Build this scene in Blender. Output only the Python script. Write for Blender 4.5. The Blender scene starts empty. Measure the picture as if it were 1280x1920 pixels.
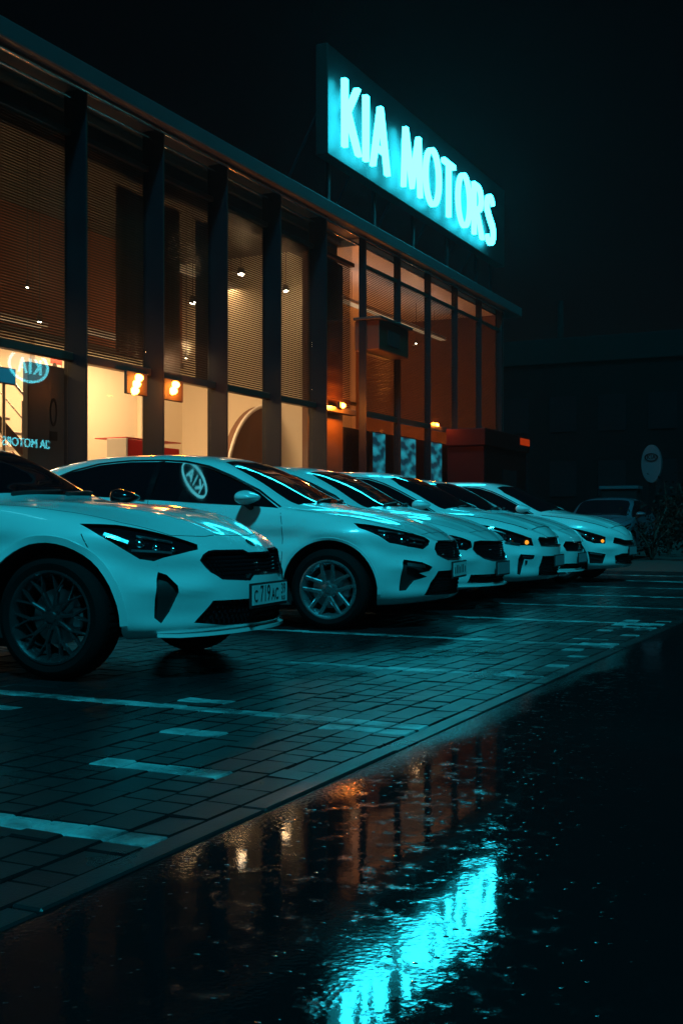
import bpy, bmesh, math, random
import numpy as np
from mathutils import Vector, Matrix
from mathutils.bvhtree import BVHTree
from mathutils.geometry import delaunay_2d_cdt

random.seed(7)
RAD = math.radians
scene = bpy.context.scene
COL = scene.collection

# ------------------------------------------------------------------ camera
cam_data = bpy.data.cameras.new('camera')
cam_data.lens = 40.5
cam_data.sensor_width = 36.0
cam_data.shift_y = 0.0104
cam_data.clip_start = 0.05
cam_data.clip_end = 2000
cam = bpy.data.objects.new('camera', cam_data)
cam.location = (0, 0, 0.86)
cam.rotation_euler = (RAD(90), 0, RAD(25.92))
COL.objects.link(cam)
scene.camera = cam

# ------------------------------------------------------------------ night sky
SUN_EL, SUN_AZ = 54.0, 150.0          # azimuth measured from +Y towards +X
world = bpy.data.worlds.new('World')
scene.world = world
world.use_nodes = True
wn = world.node_tree
bg = wn.nodes['Background']
sky = wn.nodes.new('ShaderNodeTexSky')
sky.sky_type = 'NISHITA'
sky.sun_disc = False
sky.sun_elevation = RAD(SUN_EL)
sky.sun_rotation = RAD(SUN_AZ)
wn.links.new(sky.outputs['Color'], bg.inputs['Color'])
bg.inputs['Strength'].default_value = 0.00035

# ------------------------------------------------------------------ cold street light falling from behind the camera
sun_data = bpy.data.lights.new('street_glow', 'SUN')
sun_data.energy = 2.5
sun_data.color = (0.016, 0.61, 0.80)
sun_data.angle = RAD(5)
sun = bpy.data.objects.new('street_glow', sun_data)
_e, _a = RAD(SUN_EL), RAD(SUN_AZ)
to_sun = Vector((math.sin(_a) * math.cos(_e), math.cos(_a) * math.cos(_e), math.sin(_e)))
sun.rotation_euler = to_sun.to_track_quat('Z', 'Y').to_euler()
sun.location = (4, -6, 9)
COL.objects.link(sun)

vs = scene.view_settings
vs.view_transform = 'Standard'
vs.look = 'None'
vs.exposure = 0.0
vs.gamma = 1.0
vs.use_curve_mapping = False
scene.cycles.max_bounces = 8
scene.cycles.transparent_max_bounces = 24
scene.cycles.sample_clamp_indirect = 4.0

# ------------------------------------------------------------------ helpers
def obj(name, mesh, mat=None, parent=None, loc=None, rot=None, smooth=False):
    o = bpy.data.objects.new(name, mesh)
    COL.objects.link(o)
    if mat is not None and mesh is not None and len(mesh.materials) == 0:
        mesh.materials.append(mat)
    if parent is not None:
        o.parent = parent
    if loc is not None:
        o.location = loc
    if rot is not None:
        o.rotation_euler = rot
    if smooth and mesh is not None:
        mesh.shade_smooth()
    return o

def tag(o, label=None, cat=None, group=None, kind=None):
    if label: o['label'] = label
    if cat: o['category'] = cat
    if group: o['group'] = group
    if kind: o['kind'] = kind
    return o

def thing(name, loc, label, cat, group=None, rotz=0.0):
    o = bpy.data.objects.new(name, None)
    COL.objects.link(o)
    o.empty_display_size = 0.2
    o.location = loc
    o.rotation_euler = (0, 0, rotz)
    return tag(o, label, cat, group)

class MB:
    """collects shapes into one mesh"""
    def __init__(self):
        self.v = []; self.f = []
    def add(self, vs_, fs_):
        n = len(self.v)
        self.v += [tuple(p) for p in vs_]
        self.f += [tuple(i + n for i in f) for f in fs_]
        return self
    def box(self, x0, x1, y0, y1, z0, z1, ch=0.0):
        if ch <= 0:
            v = [(x, y, z) for z in (z0, z1) for y in (y0, y1) for x in (x0, x1)]
            f = [(0, 2, 3, 1), (4, 5, 7, 6), (0, 1, 5, 4), (2, 6, 7, 3), (0, 4, 6, 2), (1, 3, 7, 5)]
            return self.add(v, f)
        bm = bmesh.new()
        bmesh.ops.create_cube(bm, size=1)
        for q in bm.verts:
            q.co = Vector(((x0 + x1) / 2 + q.co.x * (x1 - x0), (y0 + y1) / 2 + q.co.y * (y1 - y0), (z0 + z1) / 2 + q.co.z * (z1 - z0)))
        bmesh.ops.bevel(bm, geom=bm.edges[:], offset=ch, segments=1, affect='EDGES')
        bm.verts.index_update()
        self.add([q.co for q in bm.verts], [[q.index for q in f.verts] for f in bm.faces])
        bm.free()
        return self
    def tube(self, pts, r, n=8, cap=True, radii=None):
        pts = [Vector(p) for p in pts]
        rings = []
        for i, p in enumerate(pts):
            a = pts[max(i - 1, 0)]; b = pts[min(i + 1, len(pts) - 1)]
            t = (b - a).normalized()
            up = Vector((0, 0, 1)) if abs(t.z) < 0.95 else Vector((1, 0, 0))
            s = t.cross(up).normalized(); u = s.cross(t)
            rr = radii[i] if radii else r
            rings.append([p + s * (rr * math.cos(2 * math.pi * k / n)) + u * (rr * math.sin(2 * math.pi * k / n)) for k in range(n)])
        v = [q for g in rings for q in g]; f = []
        for i in range(len(rings) - 1):
            for k in range(n):
                f.append((i * n + k, i * n + (k + 1) % n, (i + 1) * n + (k + 1) % n, (i + 1) * n + k))
        if cap:
            f.append(tuple(reversed(range(n)))); f.append(tuple((len(rings) - 1) * n + k for k in range(n)))
        return self.add(v, f)
    def lathe(self, prof, n=48, axis='y', closed=True):
        """prof: list of (r, h); revolves round the axis"""
        v = []; f = []
        m = len(prof)
        for k in range(n):
            a = 2 * math.pi * k / n
            for r, h_ in prof:
                if axis == 'y': v.append((r * math.cos(a), h_, r * math.sin(a)))
                elif axis == 'x': v.append((h_, r * math.cos(a), r * math.sin(a)))
                else: v.append((r * math.cos(a), r * math.sin(a), h_))
        for k in range(n):
            k2 = (k + 1) % n
            for j in range(m if closed else m - 1):
                j2 = (j + 1) % m
                f.append((k * m + j, k * m + j2, k2 * m + j2, k2 * m + j))
        return self.add(v, f)
    def prism(self, poly, d0, d1, plane='yz'):
        """extrude a 2-D polygon; plane names its two axes"""
        n = len(poly)
        def P(a, b, d):
            return {'yz': (d, a, b), 'xz': (a, d, b), 'xy': (a, b, d)}[plane]
        v = [P(a, b, d0) for a, b in poly] + [P(a, b, d1) for a, b in poly]
        f = [tuple(reversed(range(n))), tuple(range(n, 2 * n))]
        f += [(i, (i + 1) % n, n + (i + 1) % n, n + i) for i in range(n)]
        return self.add(v, f)
    def xform(self, M):
        self.v = [tuple(M @ Vector(p)) for p in self.v]
        return self
    def mesh(self, name='m', fix=True):
        me = bpy.data.meshes.new(name)
        me.from_pydata(self.v, [], self.f)
        if fix:
            bm = bmesh.new(); bm.from_mesh(me)
            bmesh.ops.recalc_face_normals(bm, faces=bm.faces[:])
            bm.to_mesh(me); bm.free()
        me.update()
        return me
    def build(self, name, mat, parent=None, loc=None, rot=None, smooth=None, fix=True):
        me = self.mesh(name, fix)
        o = obj(name, me, mat, parent, loc, rot)
        if smooth is not None:
            me.shade_smooth()
            me.set_sharp_from_angle(angle=RAD(smooth))
        return o

# ------------------------------------------------------------------ materials
MATS = {}
def nodes_of(m):
    return m.node_tree.nodes, m.node_tree.links

def pbr(name, col, rough=0.5, metal=0.0, spec=0.5, coat=0.0, var=0.0, vscale=8.0, bump=0.0, bscale=60.0, rvar=0.0, emis=None, estr=0.0):
    """principled surface with object-space noise variation in colour, gloss and relief"""
    m = bpy.data.materials.new(name); m.use_nodes = True
    n, l = nodes_of(m)
    b = n['Principled BSDF']
    b.inputs['Base Color'].default_value = (*col, 1)
    b.inputs['Roughness'].default_value = rough
    b.inputs['Metallic'].default_value = metal
    b.inputs['Specular IOR Level'].default_value = spec
    b.inputs['Coat Weight'].default_value = coat
    b.inputs['Coat Roughness'].default_value = 0.04
    if emis:
        b.inputs['Emission Color'].default_value = (*emis, 1)
        b.inputs['Emission Strength'].default_value = estr
    if var or bump or rvar:
        tc = n.new('ShaderNodeTexCoord')
        nz = n.new('ShaderNodeTexNoise'); nz.inputs['Scale'].default_value = vscale; nz.inputs['Detail'].default_value = 6
        l.new(tc.outputs['Object'], nz.inputs['Vector'])
        if var:
            mx = n.new('ShaderNodeMix'); mx.data_type = 'RGBA'
            mx.inputs[6].default_value = (*[c * (1 - var) for c in col], 1)
            mx.inputs[7].default_value = (*[min(1, c * (1 + var)) for c in col], 1)
            l.new(nz.outputs['Fac'], mx.inputs[0]); l.new(mx.outputs[2], b.inputs['Base Color'])
        if rvar:
            mr = n.new('ShaderNodeMapRange')
            mr.inputs['From Min'].default_value = 0.3; mr.inputs['From Max'].default_value = 0.7
            mr.inputs['To Min'].default_value = max(0, rough - rvar); mr.inputs['To Max'].default_value = rough + rvar
            l.new(nz.outputs['Fac'], mr.inputs['Value']); l.new(mr.outputs['Result'], b.inputs['Roughness'])
        if bump:
            n2 = n.new('ShaderNodeTexNoise'); n2.inputs['Scale'].default_value = bscale; n2.inputs['Detail'].default_value = 4
            l.new(tc.outputs['Object'], n2.inputs['Vector'])
            bp = n.new('ShaderNodeBump'); bp.inputs['Strength'].default_value = bump; bp.inputs['Distance'].default_value = 0.01
            l.new(n2.outputs['Fac'], bp.inputs['Height']); l.new(bp.outputs['Normal'], b.inputs['Normal'])
    MATS[name] = m
    return m

def glass(name, tint=(1, 1, 1), f0=0.04, rough=0.0):
    """thin pane: clear straight through, mirror share after Schlick on either face"""
    m = bpy.data.materials.new(name); m.use_nodes = True
    n, l = nodes_of(m)
    n.remove(n['Principled BSDF'])
    out = n['Material Output']
    ge = n.new('ShaderNodeNewGeometry')
    dt = n.new('ShaderNodeVectorMath'); dt.operation = 'DOT_PRODUCT'
    l.new(ge.outputs['Incoming'], dt.inputs[0]); l.new(ge.outputs['Normal'], dt.inputs[1])
    ab = n.new('ShaderNodeMath'); ab.operation = 'ABSOLUTE'; l.new(dt.outputs['Value'], ab.inputs[0])
    su = n.new('ShaderNodeMath'); su.operation = 'SUBTRACT'; su.inputs[0].default_value = 1; su.use_clamp = True; l.new(ab.outputs[0], su.inputs[1])
    pw = n.new('ShaderNodeMath'); pw.operation = 'POWER'; pw.inputs[1].default_value = 5; l.new(su.outputs[0], pw.inputs[0])
    ma = n.new('ShaderNodeMath'); ma.operation = 'MULTIPLY_ADD'; ma.inputs[1].default_value = 1 - f0; ma.inputs[2].default_value = f0; l.new(pw.outputs[0], ma.inputs[0])
    tr = n.new('ShaderNodeBsdfTransparent'); tr.inputs['Color'].default_value = (*tint, 1)
    gl = n.new('ShaderNodeBsdfGlossy'); gl.inputs['Roughness'].default_value = rough
    mx = n.new('ShaderNodeMixShader')
    l.new(ma.outputs[0], mx.inputs[0]); l.new(tr.outputs[0], mx.inputs[1]); l.new(gl.outputs[0], mx.inputs[2])
    l.new(mx.outputs[0], out.inputs['Surface'])
    MATS[name] = m
    return m

def glow(name, col, s):
    m = bpy.data.materials.new(name); m.use_nodes = True
    n, l = nodes_of(m)
    n.remove(n['Principled BSDF'])
    e = n.new('ShaderNodeEmission'); e.inputs['Color'].default_value = (*col, 1); e.inputs['Strength'].default_value = s
    l.new(e.outputs[0], n['Material Output'].inputs['Surface'])
    MATS[name] = m
    return m

def paint(name, col):
    """white car lacquer beaded with rain: clear coat, faint orange peel, scattered drops"""
    m = bpy.data.materials.new(name); m.use_nodes = True
    n, l = nodes_of(m)
    b = n['Principled BSDF']
    b.inputs['Base Color'].default_value = (*col, 1)
    b.inputs['Roughness'].default_value = 0.33
    b.inputs['Coat Weight'].default_value = 1.0
    b.inputs['Coat Roughness'].default_value = 0.05
    tc = n.new('ShaderNodeTexCoord')
    nz = n.new('ShaderNodeTexNoise'); nz.inputs['Scale'].default_value = 2.2; nz.inputs['Detail'].default_value = 7
    l.new(tc.outputs['Object'], nz.inputs['Vector'])
    mx = n.new('ShaderNodeMix'); mx.data_type = 'RGBA'
    mx.inputs[6].default_value = (*[c * 0.86 for c in col], 1); mx.inputs[7].default_value = (*col, 1)
    l.new(nz.outputs['Fac'], mx.inputs[0]); l.new(mx.outputs[2], b.inputs['Base Color'])
    vo = n.new('ShaderNodeTexVoronoi'); vo.inputs['Scale'].default_value = 85
    l.new(tc.outputs['Object'], vo.inputs['Vector'])
    mr = n.new('ShaderNodeMapRange'); mr.interpolation_type = 'SMOOTHSTEP'
    mr.inputs['From Min'].default_value = 0.02; mr.inputs['From Max'].default_value = 0.24
    mr.inputs['To Min'].default_value = 1; mr.inputs['To Max'].default_value = 0
    l.new(vo.outputs['Distance'], mr.inputs['Value'])
    sp = n.new('ShaderNodeSeparateColor'); l.new(vo.outputs['Color'], sp.inputs[0])
    gt = n.new('ShaderNodeMath'); gt.operation = 'GREATER_THAN'; gt.inputs[1].default_value = 0.72
    l.new(sp.outputs[0], gt.inputs[0])
    mu = n.new('ShaderNodeMath'); mu.operation = 'MULTIPLY'
    l.new(mr.outputs['Result'], mu.inputs[0]); l.new(gt.outputs[0], mu.inputs[1])
    bp = n.new('ShaderNodeBump'); bp.inputs['Strength'].default_value = 0.35; bp.inputs['Distance'].default_value = 0.003
    l.new(mu.outputs[0], bp.inputs['Height'])
    l.new(bp.outputs['Normal'], b.inputs['Coat Normal'])
    MATS[name] = m
    return m

M_paint = paint('white_lacquer', (0.78, 0.78, 0.78))
M_paint2 = paint('pearl_lacquer', (0.70, 0.70, 0.70))
M_paintd = paint('blue_grey_lacquer', (0.05, 0.075, 0.10))
M_black = pbr('black_plastic', (0.012, 0.012, 0.013), 0.55, bump=0.1, bscale=200)
M_void = pbr('dark_cavity', (0.004, 0.004, 0.005), 0.9)
M_gloss = pbr('gloss_black', (0.006, 0.006, 0.008), 0.12)
M_carglass = pbr('car_glass', (0.003, 0.004, 0.006), 0.03, spec=0.6, rvar=0.02, vscale=3)
M_chrome = pbr('chrome', (0.75, 0.76, 0.78), 0.16, 1.0)
M_satin = pbr('satin_metal', (0.5, 0.5, 0.52), 0.34, 1.0, rvar=0.08)
M_rim = pbr('silver_rim', (0.42, 0.43, 0.45), 0.30, 0.9, rvar=0.08, vscale=20)
M_rimd = pbr('dark_rim', (0.14, 0.14, 0.15), 0.24, 0.9, rvar=0.08, vscale=20)
M_tyre = pbr('tyre_rubber', (0.003, 0.003, 0.0035), 0.8, spec=0.15, bump=0.3, bscale=120)
M_lens = glass('headlight_lens', (0.92, 0.95, 0.96))
M_amber = glow('amber_lamp', (1.0, 0.33, 0.03), 1.6)
M_seam = pbr('panel_gap', (0.01, 0.012, 0.014), 0.8)
M_plate = pbr('plate_white', (0.80, 0.80, 0.80), 0.45, var=0.08, vscale=25)
M_plategrey = pbr('plate_grey', (0.25, 0.25, 0.27), 0.5, var=0.1, vscale=25)
M_ink = pbr('plate_ink', (0.012, 0.012, 0.014), 0.6)
# ------------------------------------------------------------------ car bodies
def pchip(pts):
    xs = np.array([p[0] for p in pts], float); ys = np.array([p[1] for p in pts], float)
    o = np.argsort(xs); xs, ys = xs[o], ys[o]
    h_ = np.diff(xs); d = np.diff(ys) / h_
    m = np.zeros_like(xs)
    for i in range(1, len(xs) - 1):
        if d[i - 1] * d[i] > 0:
            w1, w2 = 2 * h_[i] + h_[i - 1], h_[i] + 2 * h_[i - 1]
            m[i] = (w1 + w2) / (w1 / d[i - 1] + w2 / d[i])
    m[0], m[-1] = d[0], d[-1]
    def f(x):
        x = np.clip(np.asarray(x, float), xs[0], xs[-1])
        i = np.clip(np.searchsorted(xs, x) - 1, 0, len(xs) - 2)
        t = (x - xs[i]) / h_[i]
        return ((2 * t**3 - 3 * t**2 + 1) * ys[i] + (t**3 - 2 * t**2 + t) * h_[i] * m[i]
                + (-2 * t**3 + 3 * t**2) * ys[i + 1] + (t**3 - t**2) * h_[i] * m[i + 1])
    return f

def smooth1(a, it=1):
    for _ in range(it):
        b = a.copy()
        b[1:-1] = 0.25 * a[:-2] + 0.5 * a[1:-1] + 0.25 * a[2:]
        a = b
    return a

def body_grid(S):
    """nine length lines per side -> dense closed skin (half), local x forward from the front axle"""
    L = S['lines']
    nose, tail, xs, xr, p = S['nose'], S['tail'], S['xs'], S['xr'], S['p']
    nm, nf, nr = 72, 34, 20
    P = []
    for k, ln in enumerate(L):
        fy, fz = pchip(ln['y']), pchip(ln['z'])
        X, Y = [], []
        pr = 3.0
        for j in range(nr):                                   # tail wrap
            th = (j / nr) * math.pi / 2
            X.append(xr - (xr - tail[k]) * math.cos(th) ** (2 / pr)); Y.append(math.sin(th) ** (2 / pr))
        for j in range(nm):
            X.append(xr + (xs - xr) * j / nm); Y.append(1.0)
        for j in range(nf + 1):
            th = (j / nf) * math.pi / 2
            X.append(xs + (nose[k] - xs) * math.sin(th) ** (2 / p)); Y.append(max(0.0, math.cos(th)) ** (2 / p))
        X = np.array(X); Y = np.array(Y) * fy(X)
        Y[0] = Y[-1] = 0.0
        P.append(np.stack([X, Y, fz(X)], 1))
    P = np.array(P)                                           # line, station, xyz
    for it in range(2):                                       # relax the lengthwise kinks a little
        Q = P.copy(); Q[:, 1:-1] = 0.25 * P[:, :-2] + 0.5 * P[:, 1:-1] + 0.25 * P[:, 2:]; P = Q
    sub = 9
    nL = len(L)
    out = np.zeros(((nL - 1) * sub + 1, P.shape[1], 3))
    idx = np.arange(nL); tt = np.linspace(0, nL - 1, (nL - 1) * sub + 1)
    for s in range(P.shape[1]):
        for c in range(3):
            v = pchip(list(zip(idx, P[:, s, c])))(tt)
            out[:, s, c] = v
    for it in range(4):                                       # round the creases round the section
        Q = out.copy(); Q[1:-1] = 0.25 * out[:-2] + 0.5 * out[1:-1] + 0.25 * out[2:]; out = Q
    # pressed body lines: shoulder channel, hollow doors, wheel-arch swell, bonnet creases, bumper ledge
    x, y, z = out[..., 0].copy(), out[..., 1].copy(), out[..., 2].copy()
    w, wb, zs = S['w'], S['wb'], pchip(S['shoulder'])(x)
    gs = lambda v, s: np.exp(-(v / s) ** 2)
    ss = lambda v, a, b_: np.clip((v - a) / (b_ - a), 0, 1) ** 2 * (3 - 2 * np.clip((v - a) / (b_ - a), 0, 1))
    side = ss(y / w, .70, .90) * (1 - ss(x, .35, .6))
    dy = -.016 * gs(z - (zs - .115), .05) + .006 * gs(z - (zs - .02), .035)
    dy += -.020 * gs(z - .37, .075) * ss(x, -wb + .40, -wb + .65) * (1 - ss(x, -.65, -.42))
    for cx in (0.0, -wb):
        r = np.sqrt((x - cx) ** 2 + (z - .335) ** 2)
        dy += .022 * gs(r - .43, .055) * ss(z, .2, .45)
    out[..., 1] += dy * side
    top = ss(x, -.45, -.2) * (1 - ss(x, .55, .80)) * (z > zs + .03)
    yc = .26 + .40 * np.clip((.75 - x) / 1.1, 0, 1.2)
    out[..., 2] += top * (.011 * gs(y - yc, .05) - .007 * gs(y - yc + .13, .07))
    fr = ss(x, .35, .6) * (y > .0)
    ledge = .014 * gs(z - .50, .035) - .014 * gs(z - .60, .05) - .012 * gs(z - .36, .06)
    k = ss(y, .42, .6) * fr * S.get('ledge', 1.0)
    out[..., 0] += ledge * k * .8; out[..., 1] += ledge * k * .6
    out[0, :, 1] = 0; out[-1, :, 1] = 0
    out[:, 0, 1] = 0; out[:, -1, 1] = 0
    return out

def body_mesh(S, name):
    G = body_grid(S)
    R, N, _ = G.shape
    v = []; f = []
    for side in (1, -1):
        base = len(v)
        for r in range(R):
            for s in range(N):
                x, y, z = G[r, s]; v.append((x, side * y, z))
        for r in range(R - 1):
            for s in range(N - 1):
                q = (base + r * N + s, base + r * N + s + 1, base + (r + 1) * N + s + 1, base + (r + 1) * N + s)
                f.append(q if side > 0 else q[::-1])
    me = bpy.data.meshes.new(name)
    me.from_pydata(v, [], f)
    bm = bmesh.new(); bm.from_mesh(me)
    bmesh.ops.remove_doubles(bm, verts=bm.verts[:], dist=0.0006)
    bmesh.ops.dissolve_degenerate(bm, edges=bm.edges[:], dist=0.0003)
    bmesh.ops.recalc_face_normals(bm, faces=bm.faces[:])
    bm.to_mesh(me); bm.free()
    return me

def car_spec(w=0.90, tail=-3.76, top=None, belt=None, rail=None, railw=None, shoulder=None, nose=None, nosez=None, p=2.6, xs=-0.05, zb=0.21, wb=2.7, mid=0.55):
    """top: centre profile; belt: window base / bonnet edge; rail: roof rail / bonnet crease"""
    nz = nosez
    def end(pts, zt, zn, xn):
        return [(tail - 0.02, zt)] + [q for q in pts if tail < q[0] < xn - 0.02] + [(xn, zn)]
    t = tail
    L = []
    L.append(dict(y=[(-9, 0), (9, 0)], z=[(t, 0.34), (t + .5, zb + .02), (-.5, zb - .03), (.4, zb - .02), (nose[0], nz[0])]))
    L.append(dict(y=[(t, .72 * w), (-1.3, .84 * w), (.3, .84 * w), (1, .8 * w)], z=[(t, 0.34), (t + .5, zb + .02), (-.5, zb - .03), (.4, zb - .02), (nose[1], nz[1])]))
    L.append(dict(y=[(t, .93 * w), (-2.7, .985 * w), (-1.3, .95 * w), (0, .985 * w), (1, .97 * w)], z=[(t, 0.42), (t + .5, .33), (-1.3, .29), (.4, .31), (nose[2], nz[2])]))
    L.append(dict(y=[(t, .96 * w), (-2.7, w), (-1.3, .975 * w), (0, w), (1, w)], z=[(t, .6), (-1.5, mid), (.2, mid), (nose[3], nz[3])]))
    L.append(dict(y=[(t, .95 * w), (-2.7, .985 * w), (-1.3, .965 * w), (0, .985 * w), (1, .97 * w)], z=end(shoulder, shoulder[0][1] - .06, nz[4], nose[4])))
    L.append(dict(y=[(t, .86 * w), (-2.7, .92 * w), (-1.3, .93 * w), (-.5, .92 * w), (0, .89 * w), (1, .86 * w)], z=end(belt, belt[0][1] - .05, nz[5], nose[5])))
    L.append(dict(y=railw, z=end(rail, rail[0][1] - .05, nz[6], nose[6])))
    f6 = pchip(railw)
    L.append(dict(y=[(x, 0.55 * float(f6(x))) for x in np.linspace(tail - .05, 1.0, 24)],
                  z=[(x, zz - (.012 if -2.6 < x < -.6 else .008)) for x, zz in end(top, top[0][1] - .06, nz[7] + .008, nose[7])]))
    L.append(dict(y=[(-9, 0), (9, 0)], z=end(top, top[0][1] - .05, nz[8], nose[8])))
    tl = [t + .16, t + .13, t + .03, t, t + .03, t + .06, t + .09, t + .10, t + .10]
    return dict(lines=L, nose=nose, tail=tl, xs=xs, xr=t + .55, p=p, w=w, wb=wb, shoulder=shoulder)

SPEC_FASTBACK = car_spec(w=0.935, wb=2.9, tail=-3.87,
    top=[(-3.85, .93), (-3.7, 1.02), (-3.3, 1.13), (-2.8, 1.28), (-2.3, 1.375), (-1.9, 1.41), (-1.5, 1.405), (-1.25, 1.375), (-1.05, 1.31), (-.53, 1.035), (-.38, 1.005), (-.06, .985), (.25, .945), (.49, .89), (.68, .81), (.78, .745)],
    belt=[(-3.8, .93), (-2.9, 1.0), (-1.8, .985), (-1, .965), (-.5, .955), (0, .915), (.35, .855), (.6, .775), (.76, .705)],
    rail=[(-3.8, .98), (-3.3, 1.05), (-2.9, 1.15), (-2.3, 1.285), (-1.8, 1.325), (-1.35, 1.29), (-1.0, 1.15), (-.68, 1.005), (-.5, .975), (-.1, .955), (.3, .89), (.55, .82), (.72, .745)],
    railw=[(-3.9, .60), (-2.9, .63), (-2.3, .60), (-1.4, .59), (-1.0, .66), (-.65, .74), (-.4, .74), (.2, .68), (.9, .62)],
    shoulder=[(-3.8, .86), (-2.8, .91), (-1.5, .83), (-.6, .84), (0, .825), (.4, .76), (.7, .685)],
    nose=[.78, .85, .90, .905, .89, .88, .87, .865, .86], nosez=[.25, .255, .30, .45, .575, .625, .655, .675, .685], p=2.15, zb=.24)
SPEC_SEDAN = car_spec(w=0.90, tail=-3.76,
    top=[(-3.74, 1.0), (-3.6, 1.09), (-3.35, 1.19), (-3.1, 1.285), (-2.6, 1.42), (-2.2, 1.468), (-1.75, 1.477), (-1.35, 1.46), (-1.05, 1.42), (-.85, 1.34), (-.22, 1.03), (-.1, 1.0), (.2, .945), (.5, .86), (.7, .775), (.8, .71)],
    belt=[(-3.7, 1.02), (-2.9, 1.085), (-1.55, 1.035), (-.9, .995), (-.43, .97), (0, .92), (.35, .855), (.6, .775), (.76, .71)],
    rail=[(-3.7, 1.05), (-3.4, 1.10), (-3.1, 1.21), (-2.6, 1.325), (-2.0, 1.385), (-1.5, 1.39), (-1.15, 1.375), (-.95, 1.33), (-.7, 1.185), (-.42, 1.0), (-.25, .965), (.1, .93), (.4, .865), (.65, .775)],
    railw=[(-3.8, .55), (-2.9, .60), (-2.3, .61), (-1.5, .61), (-1.0, .64), (-.5, .73), (-.25, .735), (.2, .67), (.9, .6)],
    shoulder=[(-3.7, .88), (-2.8, .90), (-1.5, .86), (-.5, .85), (0, .82), (.4, .755), (.7, .68)],
    nose=[.76, .80, .85, .865, .855, .84, .825, .82, .815], nosez=[.22, .225, .28, .45, .58, .64, .67, .685, .695], p=2.3)
SPEC_HATCH = car_spec(w=0.865, wb=2.58, tail=-3.32,
    top=[(-3.3, 1.1), (-3.2, 1.25), (-3.05, 1.38), (-2.6, 1.46), (-2.0, 1.49), (-1.5, 1.485), (-1.1, 1.44), (-.85, 1.35), (-.23, 1.045), (-.1, 1.01), (.2, .965), (.5, .88), (.7, .80), (.77, .74)],
    belt=[(-3.25, 1.06), (-2.6, 1.05), (-1.5, 1.01), (-.9, .985), (-.4, .965), (0, .92), (.35, .86), (.6, .78), (.74, .72)],
    rail=[(-3.25, 1.13), (-3.05, 1.28), (-2.6, 1.37), (-2.0, 1.40), (-1.4, 1.395), (-1.05, 1.34), (-.8, 1.2), (-.42, 1.0), (-.25, .97), (.1, .94), (.4, .875), (.62, .79)],
    railw=[(-3.4, .56), (-2.9, .58), (-2.3, .59), (-1.5, .60), (-1.1, .63), (-.5, .71), (-.3, .71), (.2, .64), (.9, .58)],
    shoulder=[(-3.2, .92), (-2.6, .90), (-1.5, .86), (-.5, .85), (0, .82), (.4, .76), (.65, .69)],
    nose=[.72, .76, .81, .83, .82, .80, .785, .78, .775], nosez=[.21, .215, .27, .45, .59, .65, .68, .70, .71], p=2.4)
# ------------------------------------------------------------------ fitting pieces onto a car's skin
def frame(n):
    n = Vector(n).normalized()
    up = Vector((0, 0, 1)) if abs(n.z) < 0.9 else Vector((1, 0, 0))
    u = up.cross(n).normalized(); v = n.cross(u)
    return u, v, n

def skin_point(T, p, n):
    n = Vector(n).normalized()
    h_ = T.ray_cast(Vector(p) + n * 0.5, -n, 0.9)
    return h_[0], h_[1]

def fill_patch(T, poly, n, spacing):
    """triangulated patch of an outline laid onto the skin T; returns (points, boundary count, triangles)"""
    u, v, n = frame(n)
    c = sum((Vector(p) for p in poly), Vector()) / len(poly)
    P2 = [Vector(((Vector(p) - c).dot(u), (Vector(p) - c).dot(v))) for p in poly]
    B = []
    for i, a in enumerate(P2):
        b = P2[(i + 1) % len(P2)]
        k = max(1, int((b - a).length / spacing))
        B += [a + (b - a) * (j / k) for j in range(k)]
    def inside(q):
        r = False
        for i in range(len(B)):
            a, b = B[i], B[i - 1]
            if (a.y > q.y) != (b.y > q.y) and q.x < (b.x - a.x) * (q.y - a.y) / (b.y - a.y) + a.x:
                r = not r
        return r
    xs_ = [q.x for q in B]; ys_ = [q.y for q in B]
    I = []
    y = min(ys_) + spacing / 2; row = 0
    while y < max(ys_):
        x = min(xs_) + (spacing / 2 if row % 2 else spacing)
        while x < max(xs_):
            q = Vector((x, y))
            if inside(q) and min((q - b).length for b in B) > spacing * 0.45:
                I.append(q)
            x += spacing
        y += spacing; row += 1
    nB = len(B)
    r = delaunay_2d_cdt(B + I, [(i, (i + 1) % nB) for i in range(nB)], [list(range(nB))], 1, 1e-5)
    vs2, fs = r[0], r[2]
    orig = r[3]
    out = []
    last = 0.0
    for q in vs2:
        w = c + u * q.x + v * q.y
        h_, _ = skin_point(T, w, n)
        if h_ is None:
            h_ = w
        out.append(h_)
    # boundary order in the output
    mp = {}
    for i, o in enumerate(orig):
        for k in o:
            mp[k] = i
    bd = [mp[i] for i in range(nB)]
    return out, bd, [tuple(f) for f in fs], n

def mirror_poly(poly):
    return [(x, -y, z) for x, y, z in reversed(poly)]

def both(half):
    """(y, z) half outline, from the centre line outwards and back -> whole front outline at x = 0.85"""
    r = [(0.85, y, z) for y, z in half]
    l = [(0.85, -y, z) for y, z in reversed(half) if abs(y) > 1e-6]
    return r + l

def cutter(MBx, T, poly, n, depth, spacing=0.035):
    P, bd, fs, n = fill_patch(T, poly, n, spacing)
    k = len(P)
    v = [p - n * depth for p in P] + [p + n * 0.12 for p in P]
    f = [tuple(reversed(t)) for t in fs] + [tuple(i + k for i in t) for t in fs]
    m = len(bd)
    f += [(bd[i], bd[(i + 1) % m], bd[(i + 1) % m] + k, bd[i] + k) for i in range(m)]
    MBx.add(v, f)

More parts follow.
